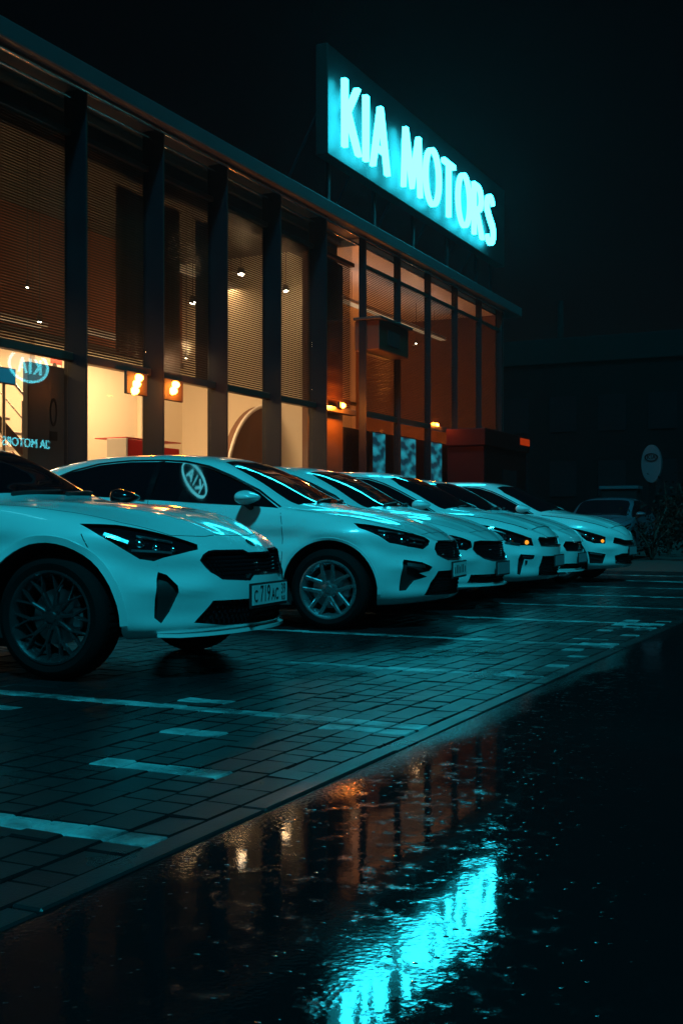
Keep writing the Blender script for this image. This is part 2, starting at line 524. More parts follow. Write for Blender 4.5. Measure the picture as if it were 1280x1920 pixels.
def sheet(T, poly, n, off, spacing=0.03, thick=0.006, flat=False):
    """thin closed plate following the skin at a distance off from it; flat: a gently bowed pane fitted to its rim"""
    P, bd, fs, n = fill_patch(T, poly, n, spacing)
    if flat:
        A = np.array([[1, P[i].x, P[i].z, P[i].x ** 2] for i in bd]); q = np.array([P[i].y for i in bd])
        w, *_ = np.linalg.lstsq(A, q, rcond=None)
        P = [Vector((p.x, float(np.dot(w, [1, p.x, p.z, p.x ** 2])), p.z)) for p in P]
        off += -0.002; thick = 0.012
    k = len(P); mb = MB()
    v = [p + n * off for p in P] + [p + n * (off - thick) for p in P]
    f = list(fs) + [tuple(i + k for i in reversed(t)) for t in fs]
    m = len(bd)
    f += [(bd[i], bd[i] + k, bd[(i + 1) % m] + k, bd[(i + 1) % m]) for i in range(m)]
    return mb.add(v, f)

def ribbon(T, pts, n, half, off=0.0015, step=0.04, closed=False):
    pts = [Vector(p) for p in pts]
    if closed: pts.append(pts[0])
    dense = []
    for a, b in zip(pts[:-1], pts[1:]):
        k = max(1, int((b - a).length / step))
        dense += [a + (b - a) * (j / k) for j in range(k)]
    dense.append(pts[-1])
    H = []
    for p in dense:
        q, nn = skin_point(T, p, n)
        if q is not None: H.append((q, nn))
    mb = MB(); v = []
    for i, (q, nn) in enumerate(H):
        t = (H[min(i + 1, len(H) - 1)][0] - H[max(i - 1, 0)][0]).normalized()
        s = t.cross(nn).normalized()
        v += [q + s * half + nn * off, q - s * half + nn * off, q - s * half - nn * 0.006, q + s * half - nn * 0.006]
    f = []
    for i in range(len(H) - 1):
        a, b = 4 * i, 4 * i + 4
        for e in range(4):
            e2 = (e + 1) % 4
            f.append((a + e, a + e2, b + e2, b + e))
    f += [(0, 1, 2, 3), tuple(4 * (len(H) - 1) + e for e in (3, 2, 1, 0))]
    return mb.add(v, f)

def boolean_cut(me, cuts):
    o = obj('tmp_body', me); me.materials.clear()
    me.materials.append(M_paint)
    tmp = [o]
    for mb, mat in cuts:
        cm = mb.mesh('tmp_cut'); cm.materials.append(mat)
        c = obj('tmp_cut', cm); tmp.append(c)
        md = o.modifiers.new('b', 'BOOLEAN'); md.operation = 'DIFFERENCE'; md.solver = 'EXACT'; md.object = c
        md.material_mode = 'TRANSFER'
    dg = bpy.context.evaluated_depsgraph_get()
    out = bpy.data.meshes.new_from_object(o.evaluated_get(dg))
    for t in tmp:
        bpy.data.objects.remove(t, do_unlink=True)
    out.shade_smooth()
    out.set_sharp_from_angle(angle=RAD(32))
    return out

# ------------------------------------------------------------------ wheels
def wheel_meshes(style, R=0.335, r=0.235):
    """returns tyre, rim barrel, spokes, disc meshes; axle along y, outer face towards -y"""
    t = MB(); w = 0.105
    prof = [(r - .012, -w + .012), (r + .012, -w), (r + .045, -w - .008), (R - .03, -w + .002), (R - .008, -w + .02), (R, -w + .045), (R, w - .045), (R - .01, w - .015), (r + .04, w + .005), (r - .01, w - .01)]
    t.lathe(prof, 56)
    for k in range(56):                                     # tread ribs
        a = 2 * math.pi * k / 56
        c, s = math.cos(a), math.sin(a)
        b = MB().box(-.009, .009, -w + .05, w - .05, R - .004, R + .003)
        b.xform(Matrix.Rotation(a, 4, 'Y')); t.add(b.v, b.f)
    rim = MB()
    rim.lathe([(r + .008, -w - .004), (r + .008, -w + .012), (r - .02, -w + .03), (r - .035, w - .02), (r - .05, w - .02), (r - .03, -w + .03), (r - .012, -w + .004), (r - .004, -w - .006)], 64)
    sp = MB()
    yo = -w + .006
    def bar(a0, r0, w0, a1, r1, w1, d0=.0, d1=.0, dep=.03):
        p0 = Vector((r0 * math.cos(a0), 0, r0 * math.sin(a0))); p1 = Vector((r1 * math.cos(a1), 0, r1 * math.sin(a1)))
        tt = (p1 - p0).normalized(); s = Vector((-tt.z, 0, tt.x))
        v = []
        for p, ww, dd in ((p0, w0, d0), (p1, w1, d1)):
            v += [p + s * ww + Vector((0, yo + dd + .006, 0)), p + s * ww * .55 + Vector((0, yo + dd, 0)), p - s * ww * .55 + Vector((0, yo + dd, 0)), p - s * ww + Vector((0, yo + dd + .006, 0)), p - s * ww + Vector((0, yo + dd + dep, 0)), p + s * ww + Vector((0, yo + dd + dep, 0))]
        f = [(i, (i + 1) % 6, 6 + (i + 1) % 6, 6 + i) for i in range(6)] + [tuple(reversed(range(6))), tuple(range(6, 12))]
        sp.add(v, f)
    if style == 'five':
        for k in range(5):
            a = 2 * math.pi * (k + .30) / 5
            for s in (-1, 1):
                bar(a + s * .62, .062, .018, a + s * .215, r - .004, .0125, .012, .0)
            bar(a - .1, .05, .02, a + .1, .05, .02, .012, .012)
    else:
        for k in range(10):
            a = 2 * math.pi * (k + .15) / 10
            bar(a, .05, .013, a, .150, .010, .014, .004)
            for s in (-1, 1):
                bar(a + s * .02, .145, .007, a + s * .17, r - .004, .006, .004, .0)
    sp.lathe([(.001, yo + .004), (.028, yo + .004), (.034, yo + .012), (.066, yo + .018), (.07, yo + .045), (.001, yo + .045)], 32, closed=False)
    for k in range(5):                                      # lug recess rims
        a = 2 * math.pi * (k + .5) / 5
        b = MB().lathe([(.004, 0), (.011, 0), (.011, .02), (.004, .02)], 10)
        b.xform(Matrix.Translation((.05 * math.cos(a), yo + .010, .05 * math.sin(a)))); sp.add(b.v, b.f)
    disc = MB()
    disc.lathe([(.05, -.02), (.155, -.02), (.155, .0), (.05, .0)], 40)
    disc.box(.10, .165, -.045, .01, -.06, .06, .01)
    ms = [t.mesh('tyre'), rim.mesh('rim'), sp.mesh('spokes'), disc.mesh('brake_disc')]
    for m in ms:
        m.shade_smooth(); m.set_sharp_from_angle(angle=RAD(35))
    return ms

WHEELS = {}
def add_wheel(car, x, y, side, style, mat, R=0.335, r=0.235):
    key = (style, R)
    if key not in WHEELS:
        WHEELS[key] = wheel_meshes(style, R, r)
        WHEELS[key][0].materials.append(M_tyre)
        WHEELS[key][3].materials.append(M_satin)
        for i in (1, 2): WHEELS[key][i].materials.append(mat)
    t, ri, sp, di = WHEELS[key]
    wh = obj('wheel', sp, None, car, (x, y, R), (0, 0, 0 if side < 0 else math.pi))
    obj('tyre', t, None, wh); obj('rim', ri, None, wh); obj('brake_disc', di, None, wh)
    return wh

# ------------------------------------------------------------------ lettering
def text_mesh(s, size, depth, name='lettering'):
    cu = bpy.data.curves.new('txt', 'FONT'); cu.body = s; cu.size = size; cu.extrude = depth
    cu.align_x = 'CENTER'; cu.align_y = 'CENTER'
    o = bpy.data.objects.new('txt', cu); COL.objects.link(o)
    bpy.context.view_layer.update()
    dg = bpy.context.evaluated_depsgraph_get()
    me = bpy.data.meshes.new_from_object(o.evaluated_get(dg))
    bpy.data.objects.remove(o, do_unlink=True)
    me.name = name
    return me

FACE_X = Matrix(((0, 0, 1, 0), (1, 0, 0, 0), (0, 1, 0, 0), (0, 0, 0, 1)))      # text right -> +y, up -> +z, facing +x

def add_plate(car, x, z, mat, texts=(), bars=(), y=0.0, w=.52, h_=.112, frame_mat=None, tilt=0.0):
    fr = MB()
    fr.box(x - .012, x + .004, y - w / 2 - .012, y + w / 2 + .012, z - h_ / 2 - .018, z + h_ / 2 + .012, .004)
    f = fr.build('license_plate', frame_mat or M_black, car)
    p = MB().box(x + .0045, x + .0075, y - w / 2, y + w / 2, z - h_ / 2, z + h_ / 2)
    p.build('plate_face', mat, f)
    for s, size, ty, tz, sx in texts:
        me = text_mesh(s, size, .0006)
        me.transform(Matrix.Translation((x + .0086, y + ty, z + tz)) @ FACE_X @ Matrix.Diagonal((sx, 1, 1, 1)))
        obj('lettering', me, M_ink, f)
    for k, by in enumerate(bars):
        MB().box(x + .0078, x + .0088, y + by - .013, y + by + .011, z - .032, z + (.036 if k % 3 else .02)).build('lettering', M_ink, f)
    return f

def add_mirror(car, x, y, z, side, mat):
    mb = MB(); n, m = 20, 14
    v = []; f = []
    for j in range(m + 1):
        ph = -math.pi / 2 + math.pi * j / m
        for i in range(n):
            th = 2 * math.pi * i / n
            cx, cy, cz = math.cos(ph) * math.cos(th), math.cos(ph) * math.sin(th), math.sin(ph)
            e = lambda q, k: math.copysign(abs(q) ** k, q)
            px_ = e(cx, .85) * .135; py_ = e(cy, .75) * .11; pz_ = e(cz, .85) * (.058 - .03 * max(0, cx))
            if px_ < 0: px_ *= .45                      # flat towards the rear
            pz_ *= 1 - .22 * (py_ * side) / .115
            px_ -= .10 * (abs(py_ * side + .03) ** 1.3)
            v.append((px_, py_, pz_))
    for j in range(m):
        for i in range(n):
            f.append((j * n + i, j * n + (i + 1) % n, (j + 1) * n + (i + 1) % n, (j + 1) * n + i))
    mb.add(v, f)
    o = mb.build('mirror', mat, car, (x, y, z), smooth=60)
    st = MB().tube([(0.0, -side * .02, -.05), (.01, -side * .10, -.08), (.02, -side * .16, -.085)], .02, 8)
    st.build('mirror_stalk', M_black, o, smooth=60)
    return o

# ------------------------------------------------------------------ a whole car
def make_car(name, label, loc, rotz, spec, ft, group='cars parked in the row'):
    car = thing(name, (*loc, 0), label, 'car', group, RAD(rotz))
    me = body_mesh(spec, 'body')
    T = BVHTree.FromPolygons([v.co.copy() for v in me.vertices], [tuple(p.vertices) for p in me.polygons])
    wb, R, ar = ft['wb'], ft.get('R', .335), ft.get('arch', .385)
    lac = ft.get('paint', M_paint)
    dark, dark2, shelf = MB(), MB(), MB()
    for wx in (0, -wb):
        for s in (-1, 1):
            c = MB(); n = 40
            pts = [(wx + ar * math.cos(2 * math.pi * k / n), R + .012 + ar * math.sin(2 * math.pi * k / n)) for k in range(n)]
            c.prism(pts, s * .56, s * 1.25, 'xz'); dark.add(c.v, c.f)
    for key, n, depth in (('grille', (1, 0, 0), .05), ('lower', (1, 0, 0), .08)):
        if key in ft: cutter(dark2, T, ft[key], n, depth)
    dark3 = MB()
    for key, depth, dark_ in (('head', .045, dark2), ('fog', .05, dark3)):
        if key in ft:
            poly, n = ft[key]
            cutter(dark_, T, poly, n, depth, .03)
            cutter(dark_, T, mirror_poly(poly), (n[0], -n[1], n[2]), depth, .03)
    dark4 = MB()
    for poly in ft['win']:
        cutter(dark4, T, poly, (0, -.92, .38), .05, .08); cutter(dark4, T, mirror_poly(poly), (0, .92, .38), .05, .08)
    cuts = [(dark, M_void), (dark2, M_void), (dark3, M_void), (dark4, M_void)]
    if 'shelf' in ft:
        poly, n, dp = ft['shelf']
        cutter(shelf, T, poly, n, dp, .03); cutter(shelf, T, mirror_poly(poly), (n[0], -n[1], n[2]), dp, .03)
        cuts.insert(0, (shelf, M_paint))
    out = boolean_cut(me, cuts)
    for i, m in enumerate(out.materials):
        if m == M_paint: out.materials[i] = lac
    obj('body', out, None, car)
    # glass
    g = ft['wsh']
    sheet(T, g, (.5, 0, .87), .003, .07).build('windshield', M_carglass, car, smooth=60)
    if 'rear' in ft:
        sheet(T, ft['rear'], (-.5, 0, .87), .003, .08).build('rear_window', M_carglass, car, smooth=60)
    for poly in ft['win']:
        for s in (-1, 1):
            q = poly if s < 0 else mirror_poly(poly)
            w_ = sheet(T, q, (0, s * .92, .38), .003, .06, flat=True).build('side_window', M_carglass, car, smooth=60)
            if 'trim' in ft and poly is ft['win'][0]:
                tr = ft['trim'] if s < 0 else mirror_poly(ft['trim'])
                ribbon(T, tr, (0, s * .92, .38), .008, .012).build('window_trim', M_chrome, w_, smooth=60)
    if 'wiper' in ft:
        for a, b in ft['wiper']:
            ribbon(T, [a, b], (.5, 0, .87), .009, .022).build('wiper', M_black, car)
    # lamps
    if 'head' in ft:
        poly, n = ft['head']
        for s in (-1, 1):
            q = poly if s < 0 else mirror_poly(poly); nn = n if s < 0 else (n[0], -n[1], n[2])
            hl = sheet(T, q, nn, -.03, .03).build('headlight', M_gloss, car, smooth=50)
            sheet(T, q, nn, -.0015, .025, .003).build('lens', M_lens, hl, smooth=60)
            N = Vector(nn).normalized()
            for (px_, py_, pz_, rr) in ft['bulbs']:
                c, _ = skin_point(T, (px_, py_ * (1 if s < 0 else -1), pz_), nn)
                if c is None: continue
                b = MB().lathe([(.001, .012), (rr * .55, .010), (rr * .9, .0), (rr, -.012), (rr * 1.08, -.012), (rr * 1.08, -.02), (.001, -.02)], 20, axis='x', closed=False)
                b.xform(Matrix.Translation(c - N * .024) @ N.to_track_quat('X', 'Z').to_matrix().to_4x4())
                b.build('bulb', M_chrome, hl, smooth=50)
            for a, b_, hw in ft.get('strips', []):
                aa = a if s < 0 else (a[0], -a[1], a[2]); bb = b_ if s < 0 else (b_[0], -b_[1], b_[2])
                ribbon(T, [aa, bb], nn, hw, -.016).build('light_strip', M_satin, hl)
            if 'amber' in ft:
                c, _ = skin_point(T, (ft['amber'][0], ft['amber'][1] * (1 if s < 0 else -1), ft['amber'][2]), nn)
                b = MB().lathe([(.001, .012), (.014, .008), (.024, -.004), (.024, -.02)], 16, axis='x', closed=False)
                b.xform(Matrix.Translation(c - N * .018) @ N.to_track_quat('X', 'Z').to_matrix().to_4x4())
                b.build('indicator_lamp', M_amber, hl, smooth=50)
    if 'fog' in ft:
        poly, n = ft['fog']
        for s in (-1, 1):
            q = poly if s < 0 else mirror_poly(poly); nn = n if s < 0 else (n[0], -n[1], n[2])
            fg = sheet(T, q, nn, -.042, .04).build('bumper_intake', M_black, car, smooth=50)
            for a, b_, hw in ft.get('fogbars', []):
                aa = a if s < 0 else (a[0], -a[1], a[2]); bb = b_ if s < 0 else (b_[0], -b_[1], b_[2])
                ribbon(T, [aa, bb], nn, hw, -.008).build('fog_lamp', M_satin, fg)
    # grilles: dark panel with a lattice of bars set in the opening
    for key, pitch in (('grille', .026), ('lower', .035)):
        if key not in ft: continue
        gp = sheet(T, ft[key], (1, 0, 0), -.042, .05)
        gr = gp.build('grille' if key == 'grille' else 'lower_grille', M_gloss if key == 'grille' else M_black, car, smooth=50)
        ys_ = [p[1] for p in ft[key]]; zs_ = [p[2] for p in ft[key]]
        lat = MB()
        def inside(y, z):
            r = False; L_ = ft[key]
            for i in range(len(L_)):
                a, b = L_[i], L_[i - 1]
                if (a[2] > z) != (b[2] > z) and y < (b[1] - a[1]) * (z - a[2]) / (b[2] - a[2]) + a[1]: r = not r
            return r
        z = min(zs_) + pitch / 2; row = 0
        while z < max(zs_):
            y = min(ys_) + (pitch if row % 2 else pitch / 2)
            while y < max(ys_):
                if inside(y, z) and inside(y + pitch * .6, z) and inside(y - pitch * .6, z):
                    q, _ = skin_point(T, (.85, y, z), (1, 0, 0))
                    if q is not None:
                        h2 = pitch * .36
                        b = MB(); k = 6
                        ro = [(math.cos(2 * math.pi * i / k + .52) * h2, math.sin(2 * math.pi * i / k + .52) * h2) for i in range(k)]
                        ri = [(a * .7, c * .7) for a, c in ro]
                        v = [(q.x - .028, y + a, z + c) for a, c in ro] + [(q.x - .022, y + a, z + c) for a, c in ri] + [(q.x - .036, y + a, z + c) for a, c in ri]
                        f = [(i, (i + 1) % k, k + (i + 1) % k, k + i) for i in range(k)] + [(k + i, k + (i + 1) % k, 2 * k + (i + 1) % k, 2 * k + i) for i in range(k)]
                        lat.add(v, f)
                y += pitch
            z += pitch * .87; row += 1
        lo = lat.build('lattice', M_gloss, gr); lo['kind'] = 'stuff'
        if key == 'grille' and ft.get('ring'):
            ribbon(T, ft[key], (1, 0, 0), .0055, .003, closed=True).build('grille_surround', ft['ring'], gr, smooth=50)
    # seams
    for pts, n in ft.get('seams', []):
        for s in ((-1, 1) if abs(n[1]) > .3 else (1,)):
            q = pts if (s < 0 or abs(n[1]) <= .3) else [(x, -y, z) for x, y, z in pts]
            nn = n if (s < 0 or abs(n[1]) <= .3) else (n[0], -n[1], n[2])
            ribbon(T, q, nn, .0028, .0006, .03).build('panel_seam', M_seam, car)
    for poly, n, nm, mt in ft.get('patches', []):
        for s in ((-1, 1) if sum(p[1] for p in poly) / len(poly) < -.05 else (1,)):
            q = poly if s < 0 or sum(p[1] for p in poly) / len(poly) >= -.05 else mirror_poly(poly)
            nn = n if s < 0 else (n[0], -n[1], n[2])
            sheet(T, q, nn, .004, .03).build(nm, mt, car, smooth=50)
    for s in (-1, 1):
        for x, z in ft.get('handles', []):
            c, nn = skin_point(T, (x, s * .9, z), (0, s, 0))
            MB().tube([(c.x - .10, c.y + s * .004, c.z), (c.x - .07, c.y + s * .03, c.z + .004), (c.x + .07, c.y + s * .03, c.z + .004), (c.x + .10, c.y + s * .004, c.z)], .012, 8).build('door_handle', lac, car, smooth=50)
    mx, my, mz = ft['mirror']
    for s in (-1, 1):
        add_mirror(car, mx, s * my, mz, s, ft.get('mirror_mat', lac))
    # wheels
    yo = ft['track']
    for wx in (0, -wb):
        for s in (-1, 1):
            add_wheel(car, wx, s * yo, s, ft['wheel'], ft.get('rim', M_rim), R, ft.get('r', .235))
    # wheel arch lips
    for wx in (0, -wb):
        for s in (-1, 1):
            pts = [(wx + (ar + .012) * math.cos(a), s * .9, R + .012 + (ar + .012) * math.sin(a)) for a in np.linspace(-.12 if wx == 0 else -.2, math.pi + .2, 26)]
            ribbon(T, pts, (0, s, 0), ft.get('flare', .011), .007, .2).build('wheel_arch_lip', lac, car, smooth=60)
    # dark valance and floor pan
    fp = MB()
    fp.box(-wb + .42, -.42, -.70, .70, .15, .30, .03)
    fp.build('floor_pan', M_black, car)
    if 'lip' in ft:
        pts = ft['lip']
        lm = MB(); v = []; f = []
        line = [Vector(p) for p in pts] + [Vector((p[0], -p[1], p[2])) for p in reversed(pts[:-1])]
        for p in line:
            q = Vector((p.x, p.y, 0)).normalized()
            v += [p + Vector((.0, 0, .014)) - q * .10, p + Vector((0, 0, .012)), p - Vector((0, 0, .006)), p - Vector((0, 0, .010)) - q * .10]
        for i in range(len(line) - 1):
            for e in range(4):
                f.append((4 * i + e, 4 * i + (e + 1) % 4, 4 * i + 4 + (e + 1) % 4, 4 * i + 4 + e))
        f += [(0, 1, 2, 3), tuple(4 * (len(line) - 1) + e for e in (3, 2, 1, 0))]
        lm.add(v, f).build('front_lip', lac, car, smooth=40)
    if 'plate' in ft:
        add_plate(car, **ft['plate'])
    return car

HOOD_N = (.5, 0, .87)
WSH_SEDAN = [(-1.03, -.555, 1.38), (-.9, -.62, 1.3), (-.66, -.63, 1.19), (-.48, -.635, 1.08), (-.33, -.66, 1.01), (-.26, -.45, 1.02), (-.21, -.2, 1.03), (-.205, 0, 1.03),
             (-.21, .2, 1.03), (-.26, .45, 1.02), (-.33, .66, 1.01), (-.48, .635, 1.08), (-.66, .63, 1.19), (-.9, .62, 1.3), (-1.03, .555, 1.38), (-1.0, .3, 1.4), (-.98, 0, 1.4), (-1.0, -.3, 1.4)]
_wf = [(-1.17, -.52, 1.33), (-1.0, -.61, 1.22), (-.8, -.665, 1.1), (-.64, -.69, 1.02), (-.57, -.45, 1.03), (-.53, -.2, 1.035)]
WSH_FAST = _wf + [(-.525, 0, 1.035)] + [(x, -y, z) for x, y, z in reversed(_wf)] + [(-1.13, .28, 1.35), (-1.11, 0, 1.355), (-1.13, -.28, 1.35)]
WSH_HATCH = [(x - .01, y * .97, z + .01) for x, y, z in WSH_SEDAN]
WIN_SEDAN_F = [(-1.60, -.59, 1.38), (-1.38, -.616, 1.368), (-1.14, -.667, 1.322), (-.91, -.713, 1.236), (-.652, -.743, 1.113), (-.45, -.822, .980), (-.97, -.83, 1.018), (-1.356, -.831, 1.04), (-1.62, -.83, 1.053)]
WIN_SEDAN_R = [(-1.66, -.83, 1.056), (-1.64, -.59, 1.381), (-1.917, -.583, 1.385), (-2.214, -.603, 1.362), (-2.46, -.649, 1.303), (-2.611, -.71, 1.235), (-2.70, -.78, 1.15), (-2.55, -.81, 1.11), (-2.2, -.82, 1.085)]
TRIM_SEDAN = [(-2.66, -.76, 1.19), (-2.6, -.70, 1.25), (-2.46, -.645, 1.312), (-2.214, -.60, 1.372), (-1.917, -.58, 1.395), (-1.6, -.587, 1.392), (-1.38, -.612, 1.378), (-1.14, -.663, 1.332), (-.91, -.71, 1.246), (-.652, -.74, 1.123), (-.435, -.82, .985)]
REAR_SEDAN = [(-3.30, -.5, 1.2), (-3.30, .5, 1.2), (-2.62, .48, 1.4), (-2.62, -.48, 1.4)]

FT_FAST = dict(wb=2.9, R=.345, flare=.02, arch=.405, r=.25, track=.79, wheel='ten', rim=M_rimd,
    head=([(.168, -.866, .854), (.342, -.772, .848), (.488, -.677, .816), (.606, -.581, .778), (.69, -.504, .738), (.708, -.532, .710), (.653, -.638, .689), (.59, -.707, .67), (.553, -.74, .653), (.49, -.784, .665), (.401, -.828, .723), (.294, -.861, .786)], (.62, -.72, .3)),
    bulbs=[(.47, -.745, .745, .030), (.545, -.70, .725, .026), (.615, -.635, .715, .022)],
    strips=[((.30, -.84, .80), (.42, -.79, .75), .010), ((.43, -.78, .70), (.62, -.66, .695), .006), ((.44, -.74, .785), (.60, -.62, .755), .004)],
    grille=both([(0, .684), (-.15, .684), (-.174, .70), (-.434, .703), (-.477, .698), (-.52, .68), (-.54, .655), (-.49, .592), (-.43, .552), (-.215, .538), (-.17, .567), (0, .567)]), ring=M_gloss,
    lower=both([(0, .427), (-.32, .428), (-.49, .43), (-.53, .37), (-.575, .312), (-.40, .287), (0, .283)]),
    fog=([(.575, -.73, .594), (.611, -.699, .578), (.653, -.662, .519), (.656, -.659, .484), (.62, -.688, .377), (.581, -.709, .315), (.556, -.737, .346), (.56, -.744, .447), (.568, -.738, .554)], (.7, -.72, 0)),
    wsh=WSH_FAST, win=[[(-1.55, -.60, 1.31), (-1.2, -.67, 1.24), (-.9, -.74, 1.10), (-.60, -.82, .985), (-1.0, -.84, .985), (-1.5, -.85, .995)], [(-1.60, -.85, 1.0), (-1.62, -.60, 1.315), (-2.2, -.61, 1.285), (-2.7, -.68, 1.18), (-2.85, -.76, 1.08), (-2.4, -.84, 1.02)]],
    rear=[(-3.35, -.5, 1.1), (-3.35, .5, 1.1), (-2.65, .48, 1.3), (-2.65, -.48, 1.3)],
    mirror=(-.66, .97, 1.04), mirror_mat=M_gloss, handles=[(-1.45, .80), (-2.45, .84)],
    seams=[([(-.60, -.84, .97), (-.50, -.92, .80), (-.47, -.92, .5), (-.50, -.9, .30)], (0, -1, .1)), ([(.58, -.60, .79), (.671, -.365, .782), (.713, -.139, .785), (.722, 0, .784), (.713, .139, .785), (.671, .365, .782), (.58, .6, .79)], HOOD_N),
           ([(.58, -.60, .79), (.35, -.74, .87), (.0, -.80, .93), (-.4, -.80, .96)], (.1, -.5, .85)), ([(.20, -.9, .80), (.28, -.89, .66)], (.2, -1, 0))],
    patches=[([(-1.61, -.85, 1.0), (-1.63, -.60, 1.317), (-1.54, -.60, 1.312), (-1.49, -.85, .995)], (0, -.92, .38), 'window_pillar', M_gloss), ([(.785 + .045 * math.sin(a) * .5, .042 * math.cos(a), .742 - .026 * math.sin(a)) for a in np.linspace(0, 2 * math.pi, 18)[:-1]], (.6, 0, .8), 'badge', M_gloss),
             ([(-.20, -.42, .98), (.02, -.38, .965), (.215, -.405, .938), (.10, -.43, .952), (-.06, -.45, .972)], (.1, 0, 1), 'bonnet_vent', M_gloss)],
    lip=[(.56, -.715, .245), (.66, -.64, .240), (.76, -.50, .241), (.85, -.34, .246), (.905, -.15, .250), (.92, 0, .250)],
    wiper=[((-.52, -.50, 1.03), (-.56, .05, 1.05)), ((-.52, .05, 1.03), (-.62, .5, 1.05))],
    plate=dict(x=.925, z=.448, mat=M_plate, y=-.045, w=.50, texts=(('C', .095, -.205, -.008, .8), ('719', .135, -.075, .0, .72), ('AC', .095, .068, -.008, .8), ('39', .085, .19, .018, .8), ('RUS', .034, .19, -.036, .9))))

FT_SEDAN = dict(wb=2.7, R=.325, arch=.385, r=.230, track=.795, wheel='five',
    head=([(.19, -.823, .858), (.317, -.776, .843), (.476, -.692, .809), (.61, -.567, .773), (.69, -.486, .743), (.729, -.465, .712), (.728, -.504, .678), (.70, -.563, .646), (.603, -.672, .667), (.471, -.769, .698), (.392, -.801, .754), (.306, -.826, .794), (.238, -.838, .817)], (.62, -.72, .3)),
    bulbs=[(.44, -.76, .755, .032), (.56, -.675, .72, .030), (.64, -.60, .70, .016)],
    strips=[((.38, -.77, .80), (.56, -.64, .775), .005), ((.60, -.62, .735), (.70, -.51, .715), .007), ((.60, -.635, .69), (.69, -.54, .68), .005)],
    grille=both([(0, .705), (-.25, .708), (-.33, .708), (-.40, .69), (-.443, .646), (-.42, .602), (-.34, .575), (-.26, .557), (0, .553)]), ring=M_chrome,
    lower=both([(0, .462), (-.22, .464), (-.42, .465), (-.49, .38), (-.535, .27), (-.2, .262), (0, .26)]),
    fog=([(.579, -.704, .565), (.696, -.582, .541), (.757, -.488, .5), (.738, -.521, .468), (.678, -.606, .452), (.727, -.536, .422), (.644, -.639, .393), (.587, -.677, .316), (.54, -.714, .313), (.555, -.722, .434), (.569, -.714, .544)], (.7, -.72, 0)),
    fogbars=[((.60, -.685, .53), (.715, -.555, .508), .014)],
    wsh=WSH_SEDAN, win=[WIN_SEDAN_F, WIN_SEDAN_R], trim=TRIM_SEDAN, rear=REAR_SEDAN,
    mirror=(-.70, .955, 1.065), handles=[(-1.45, .86), (-2.35, .90)],
    patches=[([(-1.66, -.83, 1.056), (-1.64, -.59, 1.383), (-1.585, -.588, 1.384), (-1.605, -.83, 1.053)], (0, -.92, .38), 'window_pillar', M_gloss)],
    seams=[([(-.43, -.825, .965), (-.40, -.89, .85), (-.39, -.89, .6), (-.40, -.88, .33)], (0, -1, .1)), ([(.66, -.46, .762), (.685, -.2, .775), (.69, 0, .777), (.685, .2, .775), (.66, .46, .762)], HOOD_N),
           ([(.62, -.555, .775), (.40, -.70, .845), (.05, -.78, .925), (-.3, -.80, .965)], (.1, -.5, .85)), ([(-1.63, -.83, 1.05), (-1.62, -.88, .8), (-1.62, -.88, .35)], (0, -1, .1))],
    wiper=[((-.24, -.45, 1.03), (-.30, .05, 1.05)), ((-.24, .08, 1.03), (-.34, .52, 1.05))],
    plate=dict(x=.878, z=.468, mat=M_plate, bars=(-.2, -.13, -.075, -.02, .05, .11, .19)))

FT_GREY = dict(FT_SEDAN, head=([(.42, -.79, .77), (.569, -.686, .735), (.644, -.615, .71), (.696, -.545, .678), (.71, -.54, .62), (.677, -.601, .593), (.608, -.675, .602), (.45, -.78, .66)], (.64, -.74, .2)),
    bulbs=[(.55, -.70, .67, .03), (.64, -.62, .65, .022)], strips=[((.5, -.74, .72), (.62, -.64, .70), .005)],
    grille=both([(0, .672), (-.15, .672), (-.42, .68), (-.515, .672), (-.53, .60), (-.50, .556), (-.41, .513), (-.267, .487), (0, .48)]),
    lower=both([(0, .352), (-.228, .351), (-.55, .353), (-.575, .275), (-.3, .262), (0, .262)]), fog=([(.60, -.68, .47), (.66, -.62, .46), (.655, -.62, .40), (.60, -.675, .39)], (.7, -.7, 0)), fogbars=[],
    plate=dict(x=.885, z=.405, mat=M_plategrey, y=-.03, w=.46, h_=.115), lip=[(.30, -.86, .245), (.5, -.75, .24), (.66, -.6, .24), (.78, -.42, .24), (.86, -.2, .24), (.88, 0, .24)], paint=M_paint2)
